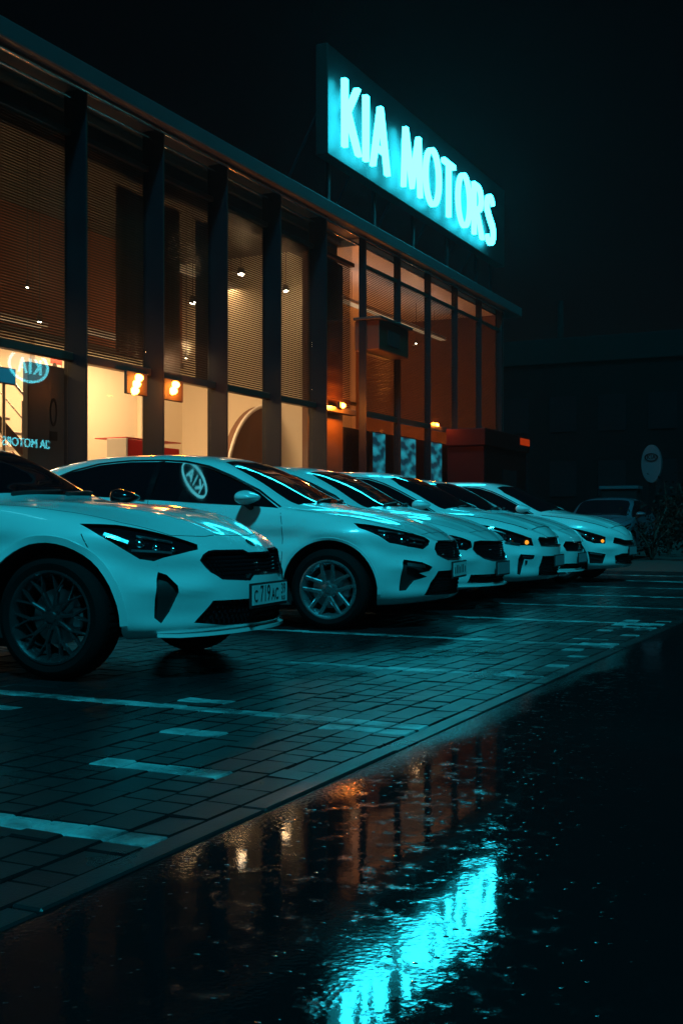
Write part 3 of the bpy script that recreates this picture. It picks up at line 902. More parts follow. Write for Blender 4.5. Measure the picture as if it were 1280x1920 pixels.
FT_HATCH = dict(wb=2.58, R=.315, arch=.375, r=.222, track=.765, wheel='five',
    head=([(.05, -.826, .858), (.176, -.815, .83), (.336, -.78, .8), (.505, -.703, .747), (.626, -.604, .696), (.65, -.572, .686), (.672, -.55, .60), (.543, -.698, .61), (.447, -.759, .634), (.359, -.796, .688), (.251, -.825, .753), (.132, -.838, .806)], (.58, -.78, .22)),
    bulbs=[(.40, -.775, .70, .034), (.47, -.74, .67, .03)], strips=[((.25, -.82, .78), (.40, -.765, .735), .006), ((.40, -.775, .645), (.55, -.69, .625), .006)], amber=(.618, -.612, .645),
    grille=both([(0, .69), (-.19, .688), (-.47, .692), (-.49, .67), (-.46, .603), (-.277, .598), (0, .595)]), ring=M_chrome,
    lower=both([(0, .48), (-.225, .481), (-.447, .483), (-.485, .355), (-.473, .262), (-.25, .255), (0, .255)]),
    fog=([(.552, -.696, .509), (.681, -.562, .495), (.673, -.571, .453), (.592, -.66, .455), (.545, -.665, .275), (.517, -.688, .288), (.536, -.706, .455)], (.7, -.72, 0)),
    fogbars=[((.57, -.68, .485), (.655, -.59, .475), .008)],
    patches=[([(-1.59, -.805, 1.03), (-1.555, -.60, 1.394), (-1.495, -.60, 1.392), (-1.53, -.805, 1.03)], (0, -.92, .38), 'window_pillar', M_gloss), ([(.60, -.655, .44), (.625, -.63, .438), (.622, -.63, .40), (.605, -.65, .385)], (.7, -.7, 0), 'daytime_lamp', M_chrome)],
    wsh=WSH_HATCH, win=[[(-1.50, -.60, 1.39), (-1.30, -.62, 1.37), (-1.10, -.655, 1.31), (-.88, -.69, 1.22), (-.65, -.73, 1.11), (-.43, -.79, .985), (-.9, -.80, 1.0), (-1.54, -.805, 1.03)], [(-1.58, -.805, 1.03), (-1.55, -.60, 1.392), (-2.1, -.595, 1.40), (-2.6, -.61, 1.35), (-2.8, -.68, 1.22), (-2.75, -.76, 1.10), (-2.3, -.80, 1.06)]],
    trim=[(-2.8, -.68, 1.24), (-2.6, -.605, 1.362), (-2.1, -.59, 1.41), (-1.5, -.595, 1.402), (-1.30, -.615, 1.382), (-1.10, -.65, 1.322), (-.88, -.687, 1.232), (-.65, -.727, 1.122), (-.42, -.79, .99)],
    mirror=(-.56, .93, 1.06), handles=[(-1.35, .87), (-2.2, .90)],
    seams=[([(-.42, -.79, .965), (-.39, -.86, .85), (-.38, -.86, .6), (-.40, -.85, .33)], (0, -1, .1)), ([(.62, -.44, .775), (.65, -.2, .785), (.655, 0, .787), (.65, .2, .785), (.62, .44, .775)], HOOD_N),
           ([(.60, -.54, .78), (.38, -.68, .86), (.05, -.75, .93), (-.3, -.77, .965)], (.1, -.5, .85))],
    wiper=[((-.25, -.45, 1.03), (-.30, .05, 1.05)), ((-.25, .08, 1.03), (-.34, .5, 1.05))],
    plate=dict(x=.845, z=.425, mat=M_plategrey, w=.46))
FT_WIDE = dict(FT_SEDAN, head=([(.46, -.77, .74), (.608, -.662, .694), (.658, -.60, .669), (.685, -.575, .627), (.637, -.65, .575), (.48, -.76, .62)], (.64, -.74, .2)),
    bulbs=[(.56, -.70, .65, .03)], strips=[],
    grille=both([(0, .612), (-.276, .61), (-.47, .616), (-.51, .565), (-.47, .50), (-.302, .495), (0, .49)]),
    lower=both([(0, .33), (-.2, .33), (-.516, .332), (-.55, .268), (-.2, .262), (0, .262)]), fog=([(.60, -.68, .47), (.66, -.62, .46), (.655, -.62, .40), (.60, -.675, .39)], (.7, -.7, 0)), fogbars=[],
    plate=dict(x=.878, z=.40, mat=M_plategrey, w=.46), lip=[(.30, -.86, .235), (.5, -.75, .23), (.66, -.6, .23), (.78, -.42, .23), (.86, -.2, .23), (.88, 0, .23)])
FT_CROSS = dict(FT_HATCH, head=([(.0, -.845, .828), (.164, -.835, .78), (.396, -.776, .726), (.594, -.639, .655), (.595, -.65, .562), (.466, -.752, .567), (.357, -.802, .603), (.279, -.824, .673), (.165, -.843, .746)], (.5, -.83, .22)),
    bulbs=[(.36, -.79, .68, .035), (.45, -.75, .63, .03)], strips=[((.2, -.835, .74), (.33, -.80, .68), .01)], amber=(.565, -.665, .605),
    grille=both([(0, .60), (-.3, .605), (-.525, .648), (-.545, .575), (-.3, .535), (0, .53)]),
    fog=([(.343, -.806, .459), (.60, -.645, .413), (.556, -.66, .279), (.389, -.761, .285)], (.5, -.86, 0)), fogbars=[((.40, -.78, .43), (.56, -.69, .405), .008)],
    patches=FT_HATCH['patches'][:1], lower=both([(0, .42), (-.38, .42), (-.52, .39), (-.49, .275), (-.2, .258), (0, .258)]), plate=dict(x=.845, z=.455, mat=M_plategrey, w=.46))

def build_cars():
    make_car('fastback_car', 'nearest car, white fastback with black grille and readable licence plate, tail outside the frame', (-4.244, 5.815), 6, SPEC_FASTBACK, FT_FAST)
    make_car('sedan_car', 'white sedan with silver five-spoke wheel, second car from the camera', (-4.251, 9.13), 8, SPEC_SEDAN, FT_SEDAN)
    make_car('sedan_car', 'pale grey-lit car third from the camera, wide dark grille, squeezed beside the silver-wheeled sedan', (-4.50, 11.15), 3, SPEC_SEDAN, FT_GREY)
    make_car('hatchback_car', 'white hatchback fourth from the camera, lit amber indicator and L-shaped fog lamp slot', (-4.42, 13.1), 3, SPEC_HATCH, FT_HATCH)
    make_car('sedan_car', 'white car fifth from the camera, only bonnet edge, grille and thin lip showing', (-4.67, 15.05), 2, SPEC_SEDAN, FT_WIDE)
    make_car('hatchback_car', 'white hatchback at far end of the row, amber indicator, four-sided fog lamp opening', (-4.38, 17.0), 0, SPEC_HATCH, FT_CROSS)
    make_car('hatchback_car', 'dim car facing the camera behind the row, only roof and windshield showing', (-6.45, 26.9), -90, SPEC_HATCH, dict(FT_HATCH, paint=M_paintd), 'cars on the forecourt')
def ell(cx, cy, a, b, n=40):
    return [(cx + a * math.cos(2 * math.pi * i / n), cy + b * math.sin(2 * math.pi * i / n)) for i in range(n)]
# ------------------------------------------------------------------ ground
def wet_asphalt():
    m = bpy.data.materials.new('wet_asphalt'); m.use_nodes = True
    n, l = nodes_of(m); b = n['Principled BSDF']
    tc = n.new('ShaderNodeTexCoord')
    big = n.new('ShaderNodeTexNoise'); big.inputs['Scale'].default_value = 0.55; big.inputs['Detail'].default_value = 3
    l.new(tc.outputs['Object'], big.inputs['Vector'])
    fine = n.new('ShaderNodeTexVoronoi'); fine.inputs['Scale'].default_value = 70
    l.new(tc.outputs['Object'], fine.inputs['Vector'])
    rip = n.new('ShaderNodeTexNoise'); rip.inputs['Scale'].default_value = 9; rip.inputs['Detail'].default_value = 5; rip.inputs['Roughness'].default_value = .65
    l.new(tc.outputs['Object'], rip.inputs['Vector'])
    wet = n.new('ShaderNodeMapRange'); wet.inputs['From Min'].default_value = .50; wet.inputs['From Max'].default_value = .60
    sx = n.new('ShaderNodeSeparateXYZ'); l.new(tc.outputs['Object'], sx.inputs[0])
    edge = n.new('ShaderNodeMapRange'); edge.inputs['From Min'].default_value = -1.70; edge.inputs['From Max'].default_value = -1.50
    edge.inputs['To Min'].default_value = .25; edge.inputs['To Max'].default_value = 0
    l.new(sx.outputs['X'], edge.inputs['Value'])
    ad = n.new('ShaderNodeMath'); ad.operation = 'ADD'; l.new(big.outputs['Fac'], ad.inputs[0]); l.new(edge.outputs['Result'], ad.inputs[1])
    l.new(ad.outputs[0], wet.inputs['Value'])                            # 0 = standing water, 1 = damp stone (camber drains the kerb side)
    wet.inputs['From Max'].default_value = .80
    pa = n.new('ShaderNodeTexNoise'); pa.inputs['Scale'].default_value = 11; pa.inputs['Detail'].default_value = 9; pa.inputs['Roughness'].default_value = .72
    l.new(tc.outputs['Object'], pa.inputs['Vector'])
    pm = n.new('ShaderNodeMapRange'); pm.inputs['From Min'].default_value = .52; pm.inputs['From Max'].default_value = .68
    l.new(pa.outputs['Fac'], pm.inputs['Value'])
    pmx = n.new('ShaderNodeMath'); pmx.operation = 'MAXIMUM'; l.new(pm.outputs['Result'], pmx.inputs[0]); l.new(wet.outputs['Result'], pmx.inputs[1])
    ro = n.new('ShaderNodeMapRange'); ro.inputs['To Min'].default_value = .035; ro.inputs['To Max'].default_value = .22
    l.new(pmx.outputs[0], ro.inputs['Value']); l.new(ro.outputs['Result'], b.inputs['Roughness'])
    b.inputs['Base Color'].default_value = (.006, .006, .007, 1)
    b.inputs['IOR'].default_value = 1.36
    # stone grains poking through the film, strongest where it is only damp
    st = n.new('ShaderNodeMapRange'); st.inputs['To Min'].default_value = .0; st.inputs['To Max'].default_value = .45
    l.new(pmx.outputs[0], st.inputs['Value'])
    b1 = n.new('ShaderNodeBump'); b1.inputs['Distance'].default_value = .0016
    l.new(st.outputs['Result'], b1.inputs['Strength']); l.new(fine.outputs['Distance'], b1.inputs['Height'])
    # scattered single chips
    ch = n.new('ShaderNodeTexVoronoi'); ch.inputs['Scale'].default_value = 34
    l.new(tc.outputs['Object'], ch.inputs['Vector'])
    cm = n.new('ShaderNodeMapRange'); cm.inputs['From Min'].default_value = .0; cm.inputs['From Max'].default_value = .22; cm.inputs['To Min'].default_value = 1; cm.inputs['To Max'].default_value = 0
    l.new(ch.outputs['Distance'], cm.inputs['Value'])
    sc_ = n.new('ShaderNodeSeparateColor'); l.new(ch.outputs['Color'], sc_.inputs[0])
    gt = n.new('ShaderNodeMath'); gt.operation = 'GREATER_THAN'; gt.inputs[1].default_value = .72; l.new(sc_.outputs[0], gt.inputs[0])
    mu = n.new('ShaderNodeMath'); mu.operation = 'MULTIPLY'; l.new(cm.outputs['Result'], mu.inputs[0]); l.new(gt.outputs[0], mu.inputs[1])
    b3 = n.new('ShaderNodeBump'); b3.inputs['Distance'].default_value = .003; b3.inputs['Strength'].default_value = .4
    l.new(mu.outputs[0], b3.inputs['Height']); l.new(b1.outputs['Normal'], b3.inputs['Normal'])
    b2 = n.new('ShaderNodeBump'); b2.inputs['Distance'].default_value = .002; b2.inputs['Strength'].default_value = .12
    l.new(rip.outputs['Fac'], b2.inputs['Height']); l.new(b3.outputs['Normal'], b2.inputs['Normal'])
    l.new(b2.outputs['Normal'], b.inputs['Normal'])
    return m
M_asph = wet_asphalt()
M_ground = pbr('far_ground', (.012, .012, .013), .6, var=.3, vscale=.5)
M_bed = pbr('paver_bed', (.012, .011, .010), .85, bump=.4, bscale=120)

def paver_mat(name, col, worn=False):
    m = bpy.data.materials.new(name); m.use_nodes = True
    n, l = nodes_of(m); b = n['Principled BSDF']
    tc = n.new('ShaderNodeTexCoord'); oi = n.new('ShaderNodeObjectInfo'); ge = n.new('ShaderNodeNewGeometry')
    nz = n.new('ShaderNodeTexNoise'); nz.inputs['Scale'].default_value = 3.0; nz.inputs['Detail'].default_value = 8; nz.inputs['Roughness'].default_value = .7
    l.new(ge.outputs['Position'], nz.inputs['Vector'])
    mx = n.new('ShaderNodeMix'); mx.data_type = 'RGBA'
    mx.inputs[6].default_value = (*[c * .45 for c in col], 1); mx.inputs[7].default_value = (*[c * 1.25 for c in col], 1)
    if worn:
        cr = n.new('ShaderNodeMapRange'); cr.inputs['From Min'].default_value = .40; cr.inputs['From Max'].default_value = .58
        l.new(nz.outputs['Fac'], cr.inputs['Value']); l.new(cr.outputs['Result'], mx.inputs[0])
        mx.inputs[6].default_value = (.05, .05, .052, 1); mx.inputs[7].default_value = (*col, 1)
    else:
        l.new(nz.outputs['Fac'], mx.inputs[0])
    l.new(mx.outputs[2], b.inputs['Base Color'])
    n3 = n.new('ShaderNodeTexNoise'); n3.inputs['Scale'].default_value = 1.3; n3.inputs['Detail'].default_value = 4
    l.new(ge.outputs['Position'], n3.inputs['Vector'])
    ro = n.new('ShaderNodeMapRange'); ro.inputs['From Min'].default_value = .35; ro.inputs['From Max'].default_value = .65
    ro.inputs['To Min'].default_value = .24; ro.inputs['To Max'].default_value = .40
    l.new(n3.outputs['Fac'], ro.inputs['Value']); l.new(ro.outputs['Result'], b.inputs['Roughness'])
    b.inputs['IOR'].default_value = 1.45
    n2 = n.new('ShaderNodeTexNoise'); n2.inputs['Scale'].default_value = 160; n2.inputs['Detail'].default_value = 3
    l.new(ge.outputs['Position'], n2.inputs['Vector'])
    bp = n.new('ShaderNodeBump'); bp.inputs['Strength'].default_value = .35; bp.inputs['Distance'].default_value = .0025
    l.new(n2.outputs['Fac'], bp.inputs['Height']); l.new(bp.outputs['Normal'], b.inputs['Normal'])
    return m
M_paver = paver_mat('wet_paver', (.0085, .0095, .011))
M_pwhite = paver_mat('painted_paver', (.44, .45, .45), True)
M_kerb = paver_mat('kerb_concrete', (.018, .019, .021))

g = MB().box(-900, 900, -300, 1500, -.5, -.085).build('ground', M_ground); tag(g, kind='structure')
r = MB().box(-1.705, 60, -60, 400, -.3, -.005).build('road', M_asph); tag(r, kind='structure')
pv = MB().box(-40, -1.80, -8, 60, -.3, -.014).build('parking_pavement', M_bed); tag(pv, kind='structure')
kb = MB().box(-1.80, -1.705, -12, 60, -.3, -.045).build('kerb', M_bed); tag(kb, kind='structure')
_ks = MB().box(-.044, .044, -.496, .496, -.05, .0, .006).mesh('kerb_stone'); _ks.materials.append(M_kerb)
for k in range(26):
    o = obj('kerb_stone', _ks, None, kb, (-1.755 + random.uniform(-.002, .002), -.5 + k * 1.0, .001 + random.uniform(-.002, .002)), (random.uniform(-.003, .003), random.uniform(-.012, .004), 0))

PW, PL = .115, .135                         # line width along the kerb, course width across it
def paver_shape(L, W=PL):
    """block L long (along the kerb), W wide, with a chamfered top"""
    c = .005
    mb = MB()
    x, y = W / 2 - .0022, L / 2 - .0022
    v = [(sx * x, sy * y, z) for z in (-.05, -.006) for sx, sy in ((-1, -1), (1, -1), (1, 1), (-1, 1))]
    v += [(sx * (x - c), sy * (y - c), 0) for sx, sy in ((-1, -1), (1, -1), (1, 1), (-1, 1))]
    f = [(8, 9, 10, 11)] + [(4 + i, 4 + (i + 1) % 4, 8 + (i + 1) % 4, 8 + i) for i in range(4)] + [(i, (i + 1) % 4, 4 + (i + 1) % 4, 4 + i) for i in range(4)]
    return mb.add(v, f)
LINES = (-1.2, .70, 2.58, 4.51, 6.26, 8.08, 9.95, 11.8, 13.6, 15.4, 17.2, 19.0, 20.8)
spots = [(3.36, -2.60, -2.14), (3.99, -2.72, -2.50), (4.15, -4.4, -3.63), (4.72, -3.2, -2.90), (4.36, -2.15, -1.80)]
shapes = {}
def shape(L, painted):
    key = (L, painted)
    if key not in shapes:
        me = paver_shape(L).mesh('paver'); me.materials.append(M_pwhite if painted else M_paver); shapes[key] = me
    return shapes[key]
rnd = random.Random(3)
blocks = []
for cidx in range(36):
    xc = -1.803 - PL * (cidx + .5)
    extra = [sy for sy, p, q in spots if p < xc < q]
    cuts_ = sorted(list(LINES) + extra)
    for la, lb in zip(cuts_[:-1], cuts_[1:]):
        y0_, y1_ = la + PW / 2, lb - PW / 2
        blocks.append((xc, la, PW, la > 0 and not (la < 3 and xc < -2.75 and rnd.random() < .5)))
        ys_ = [y0_]
        while True:
            L = rnd.choice((.10, .13, .19, .19))
            if ys_[-1] + L > y1_ - .06: break
            ys_.append(ys_[-1] + L)
        ys_.append(y1_)
        for a_, b_ in zip(ys_[:-1], ys_[1:]):
            yc = (a_ + b_) / 2
            white = False
            if xc > -2.15 and 6.3 < yc < 10.5 and b_ - a_ < .16 and rnd.random() < .4: white = True
            blocks.append((xc, yc, round(b_ - a_, 3), white))
near = sorted((b for b in blocks if 2.0 < b[1] < 9 and b[0] > -4.6), key=lambda b: b[0] ** 2 + b[1] ** 2)[:296]
near_set = set(near)
rest, rest_w = MB(), MB()
for xc, yc, L, white in blocks:
    if yc < 1.0 and xc < -4.5: continue
    dz = rnd.gauss(0, .0013); tx, ty = rnd.gauss(0, .009), rnd.gauss(0, .012)
    if (xc, yc, L, white) in near_set:
        obj('painted_paver' if white else 'paver', shape(L, white), None, pv, (xc, yc, dz), (tx, ty, rnd.gauss(0, .004)))
    else:
        p = paver_shape(L); p.xform(Matrix.Translation((xc, yc, dz)) @ Matrix.Rotation(tx, 4, 'X') @ Matrix.Rotation(ty, 4, 'Y'))
        (rest_w if white else rest).add(p.v, p.f)
o = rest.build('pavers', M_paver, pv, fix=False); o['kind'] = 'stuff'
o = rest_w.build('painted_pavers', M_pwhite, pv, fix=False); o['kind'] = 'stuff'

# ------------------------------------------------------------------ the showroom
M_fin = pbr('fin_metal', (.005, .006, .010), .5, .0, .25, var=.15, vscale=3, rvar=.08)
M_fascia = pbr('fascia_panel', (.075, .07, .075), .5, .1, var=.2, vscale=1.2)
M_rail = pbr('rail_metal', (.09, .07, .06), .35, .6)
M_slat = pbr('louvre_slat', (.07, .024, .011), .45, .2, var=.2, vscale=4)
M_wall = pbr('cream_wall', (.78, .70, .56), .8, var=.05, vscale=.6)
M_wallshade = pbr('shaded_wall', (.30, .085, .03), .8, var=.15, vscale=.7)  # upper hall wall darkened in its colour where the light falls off
M_walld = pbr('brown_wall', (.16, .075, .04), .7, var=.25, vscale=1.0)
M_floor = pbr('tile_floor', (.35, .33, .30), .25, var=.1, vscale=1)
M_ceil = pbr('ceiling_panel', (.10, .09, .08), .8, var=.1, vscale=1)
M_col = pbr('dark_column', (.035, .026, .024), .6, var=.2, vscale=2)
M_glass = glass('window_glass', (.96, .97, .96), .045)
M_red = pbr('red_laminate', (.75, .02, .008), .35, var=.08, vscale=2)
M_redd = pbr('dark_red_panel', (.045, .0012, .0012), .6, spec=.15, var=.2, vscale=1.5)
M_white = pbr('white_laminate', (.75, .72, .66), .4, var=.05, vscale=2)
M_steel = pbr('polished_steel', (.65, .62, .58), .18, 1.0)
M_orangebox = pbr('rust_panel', (.055, .020, .010), .55, var=.25, vscale=2)
M_post = pbr('poster_dark', (.02, .022, .03), .4, var=.2, vscale=3)
M_lampw = glow('lamp_white', (1.0, .82, .60), 40)
M_lampo = glow('lamp_orange', (1.0, .27, .03), 34)
M_sign = glow('sign_cyan', (.022, .78, 1.0), 20)
M_board = pbr('sign_board', (.003, .004, .005), .55, .0, var=.2, vscale=.8)
M_oval = glow('emblem_cyan', (.12, .85, 1.0), 9.0)

BAY = 1.822
Y0 = 12.63 - 3 * BAY                       # first fin
NB = 13                                    # bays
YE = Y0 + NB * BAY
ZR, ZT, ZTOP = 3.13, 6.22, 6.80            # lower rail, upper rail, underside of the roof edge
XG = -10.31                                # glass plane
bld = thing('showroom', (-10, 18, 0), 'long two-storey glass car showroom with dark fins and louvred upper windows', 'building')
def B(mb, name, mat, parent=bld, **k):
    """build in world coordinates under the building"""
    mb.xform(Matrix.Translation((10, -18, 0)) if parent is bld else Matrix.Identity(4))
    return mb.build(name, mat, parent, **k)
def glass_x(k):
    return XG if k < 8 else -10.09               # the far bays sit almost flush with the fin tips
for k in range(NB + 1):
    y = Y0 + k * BAY; xg = glass_x(k)
    w = .016 if k < NB else .08
    B(MB().box(xg - .07, -10.0, y - w, y + w, 0, ZTOP - .003, .006), 'fin', M_fin)
    B(MB().box(-10.0 + .003, -9.992, y - .010, y + .010, .05, ZTOP - .06), 'fin_edge', M_rail)
for k in range(NB):
    a, b = Y0 + k * BAY + .018, Y0 + (k + 1) * BAY - .018
    far = k >= 8; xg = glass_x(k)
    B(MB().box(xg - .012, xg, a, b, .12, ZR - .05), 'window', M_glass)
    B(MB().box(xg - .012, xg, a, b, ZR + .06, ZT - .04), 'window', M_glass)
    B(MB().box(xg - .012, xg, a, b, ZT + .04, ZTOP - .05), 'window', M_glass)
    B(MB().box(xg - .03, xg + (.10 if not far else .04), a, b, ZR - .05, ZR + .06, .008), 'rail', M_rail)
    B(MB().box(xg - .03, xg + (.06 if not far else .03), a, b, ZT - .04, ZT + .04, .008), 'rail', M_rail)
    B(MB().box(xg - .03, xg + .03, a, b, .0, .12), 'sill', M_fin)
    sl = MB()
    pitch = .038
    z = ZR + .075
    while z < ZT - .05:
        t = .0295 if not far else .020
        x0, x1 = xg - .050, xg - .040
        sl.add([(x0, a, z), (x1, a, z), (x1, b, z), (x0, b, z), (x0 - .012, a, z + t), (x1 - .012, a, z + t), (x1 - .012, b, z + t), (x0 - .012, b, z + t)],
               [(0, 1, 2, 3), (7, 6, 5, 4), (0, 3, 7, 4), (1, 5, 6, 2)])
        z += pitch
    s_ = B(sl, 'louvre', M_slat, fix=False); s_['kind'] = 'stuff'
# roof edge: fascia cap, shadow gap, two rails
B(MB().box(-13, -9.86, Y0 - 8, YE + 1.35, ZTOP, ZTOP + .25, .015), 'roof_fascia', M_fascia)
B(MB().box(-22, -9.95, Y0 - 8, YE + 1.30, ZTOP + .02, ZTOP + .16), 'roof', M_ceil)
B(MB().tube([(-10.02, Y0 - 8, ZTOP - .05), (-10.02, YE + .1, ZTOP - .05)], .03, 10), 'gutter_pipe', M_steel, smooth=60)
B(MB().tube([(-10.16, Y0 - 8, ZTOP - .16), (-10.16, YE + .1, ZTOP - .16)], .022, 10), 'gutter_pipe', M_steel, smooth=60)
# shell
YP_ = Y0 + 8 * BAY
B(MB().box(-14.7, -14.5, Y0 - .05, YE, 0, 4.35), 'back_wall', M_wall)
B(MB().box(-14.7, -14.5, Y0 - .05, YP_, 4.352, ZTOP), 'upper_wall', M_wallshade)
B(MB().box(-14.7, -14.5, YP_ + .002, YE, 4.352, ZTOP), 'upper_wall', M_wall)
B(MB().box(-14.5, -14.46, Y0 - .04, YE - .06, 4.30, 4.40), 'wall_moulding', M_col)
B(MB().box(-14.5, -10.2, YE - .05, YE + .15, 0, ZTOP), 'end_wall', M_walld)
B(MB().box(-17, -10.05, Y0 - 8.1, Y0 - .05, 0, ZTOP), 'solid_wing', M_fascia)
B(MB().box(-14.5, XG - .24, Y0 - .05, YE - .06, -.02, .06), 'interior_floor', M_floor)
B(MB().box(-14.5, XG - .24, Y0 - .05, Y0 + 8 * BAY - .06, ZTOP - .15, ZTOP - .01), 'ceiling', M_ceil)
B(MB().box(-14.5, -10.2, Y0 + 8 * BAY + .06, YE - .06, ZTOP - .15, ZTOP - .01), 'ceiling', M_white)
YP = Y0 + 8 * BAY                          # partition between the bright hall and the darker end
B(MB().box(-14.5, XG - .4, YP - .06, YP + .06, .06, ZTOP - .15), 'partition', M_wall)
B(MB().box(-10.55, -10.42, 19.95, 21.50, .06, ZT - .05), 'panel', M_walld)
B(MB().box(-10.75, -10.62, Y0, Y0 + 7.95 * BAY, ZT - .08, ZTOP - .16), 'soffit', M_col)

# dark cloth banners hung behind the louvres
for y0_, y1_, z0_, lb in ((14.60, 15.30, 3.5, 'wide dark banner behind louvres of second visible bay'), (15.85, 16.35, 3.35, 'dark brown banner left of the narrow lit louvre strip'), (16.85, 17.30, 3.35, 'dark brown banner right of the narrow lit louvre strip')):
    bn = thing('hanging_banner', (-11.0, (y0_ + y1_) / 2, z0_), lb, 'banner', 'banners behind the louvres')
    w_ = (y1_ - y0_) / 2
    pts = [(-w_ + 2 * w_ * i / 12, .02 * math.sin(i * 1.7)) for i in range(13)]
    cl = MB(); v = [(b_, a_, 0) for a_, b_ in pts] + [(b_ * .3, a_, 6.1 - z0_) for a_, b_ in pts]
    cl.add(v + [(x + .006, y, z) for x, y, z in v], [(i, i + 1, 14 + i, 13 + i) for i in range(12)] + [(26 + i, 39 + i, 40 + i, 27 + i) for i in range(12)])
    cl.build('cloth', M_col, bn, smooth=60, fix=False)
    MB().tube([(0, -w_ - .05, 6.12 - z0_), (0, w_ + .05, 6.12 - z0_)], .02, 8).build('rod', M_steel, bn)

# interior hanging lamps
def ceiling_lamp(name, p, mat, power, col, r, label, aim=(0.5, -.3, -1), grp='spot lamps inside the showroom'):
    o = thing(name, p, label, 'lamp', grp)
    x, y, z = p
    MB().tube([(0, 0, .06), (0, 0, ZTOP - .15 - z)], .008, 6).build('rod', M_col, o)
    h_ = MB().lathe([(.001, .10), (r * .7, .10), (r * 1.15, .0), (r * 1.15, -.02), (r * 1.02, -.02), (r * .6, .08), (.001, .08)], 20, axis='z', closed=False)
    h_.build('lamp_housing', M_col, o, smooth=40)
    bl = MB().lathe([(.001, -r * .9), (r * .5, -r * .75), (r * .9, -r * .2), (r * .9, .02), (.001, .03)], 18, axis='z', closed=False)
    bl.build('bulb', mat, o, smooth=60)
    ld = bpy.data.lights.new('lamp_light', 'POINT'); ld.energy = power; ld.color = col; ld.shadow_soft_size = r * 1.3
    lo = bpy.data.objects.new('lamp_light', ld); COL.objects.link(lo); lo.parent = o; lo.location = (0, 0, -r * 1.6)
    return o
WARM = (1.0, .60, .28)
for p, r, pw, lb in (((-11.5, 19.22, 5.70), .075, 26, 'bright round lamp behind louvres right of the third fin gap, largest of the lamps'),
                     ((-11.5, 17.53, 4.85), .065, 16, 'warm lamp low behind the narrow lit louvre strip'),
                     ((-11.5, 21.02, 5.70), .065, 24, 'yellowish lamp behind louvres left of the dark panel'),
                     ((-11.5, 13.43, 3.87), .045, 3, 'small lamp just above the rail at far left'),
                     ((-11.5, 13.16, 4.32), .030, 2, 'tiny lamp high behind the leftmost louvres'),
                     ((-11.5, 22.84, 5.74), .035, 8, 'small lamp beside the dark panel edge'),
                     ((-10.72, 16.15, 3.62), .028, 48, 'added tiny lamp just above the rail, lighting the red counter'),  # added lamp, brightens the front of the counter
                     ((-11.5, 28.16, 5.60), .035, 10, 'tiny lamp in the far right bays')):
    ceiling_lamp('spot_lamp', p, M_lampw, pw, WARM, r, lb)
# added pendant troughs, put in to light the hall and far ceiling
def trough(p, ly, power, label, up=False):
    o = thing('added_trough_light', p, label, 'lamp', 'added pendant troughs inside the showroom')
    MB().box(-.12, .12, -ly / 2, ly / 2, .0, .08, .01).build('lamp_housing', M_white, o)
    for s in (-1, 1):
        MB().tube([(0, s * ly * .4, .08), (0, s * ly * .4, ZTOP - .16 - p[2])], .006, 6).build('rod', M_col, o)
    MB().box(-.10, .10, -ly / 2 + .02, ly / 2 - .02, -.012, -.002).build('diffuser', M_lampt, o)
    ld = bpy.data.lights.new('lamp_light', 'AREA'); ld.shape = 'RECTANGLE'; ld.size = .2; ld.size_y = ly - .1; ld.energy = power; ld.color = WARM
    lo = bpy.data.objects.new('lamp_light', ld); COL.objects.link(lo); lo.parent = o; lo.location = (0, 0, .10 if up else -.02); lo.rotation_euler = (math.pi if up else 0, 0, 0)
    if up: ld.color = (1.0, .93, .85)
    return o
M_lampt = glow('trough_diffuser', (1.0, .62, .33), .5)
for y, zz, lb in ((10.5, 4.2, 'added hanging trough light in the hall beyond the left frame edge'), (14.2, 4.2, 'added hanging trough light above the staircase'), (17.8, 4.3, 'added hanging trough light above the red counter'), (20.6, 6.0, 'added hanging trough light above the arch')):
    trough((-13.2, y, zz), 2.6, 200 if zz < 5 else 60, lb)
trough((-11.4, 26.6, 5.9), 6.5, 7, 'added long upward trough light in the dim far room', True)

# orange warning lamps hung at the rail
def orange_lamps(p, n, label, power):
    o = thing('orange_lamp_panel', p, label, 'lamp', 'orange lamp panels at the rail')
    MB().box(-.05, .0, -.26, .26, -.22, .12, .01).build('backing_panel', M_col, o)
    for i in range(n):
        yy, zz = ((.0, .03), (-.06, -.07), (-.10, -.17))[i]
        MB().lathe([(.001, .09), (.03, .085), (.055, .05), (.06, 0)], 16, axis='x', closed=False).build('bulb', M_lampo, o, (.005, yy, zz), smooth=60)
    ld = bpy.data.lights.new('lamp_light', 'POINT'); ld.energy = power; ld.color = (1.0, .22, .015); ld.shadow_soft_size = .06
    lo = bpy.data.objects.new('lamp_light', ld); COL.objects.link(lo); lo.parent = o; lo.location = (.14, .03, -.05)
orange_lamps((-10.12, 13.95, 2.96), 3, 'dark square panel with three orange lamps, left of the second lower fin', 26)
orange_lamps((-10.12, 14.90, 2.96), 2, 'dark square panel with two orange lamps, right of the second lower fin', 30)
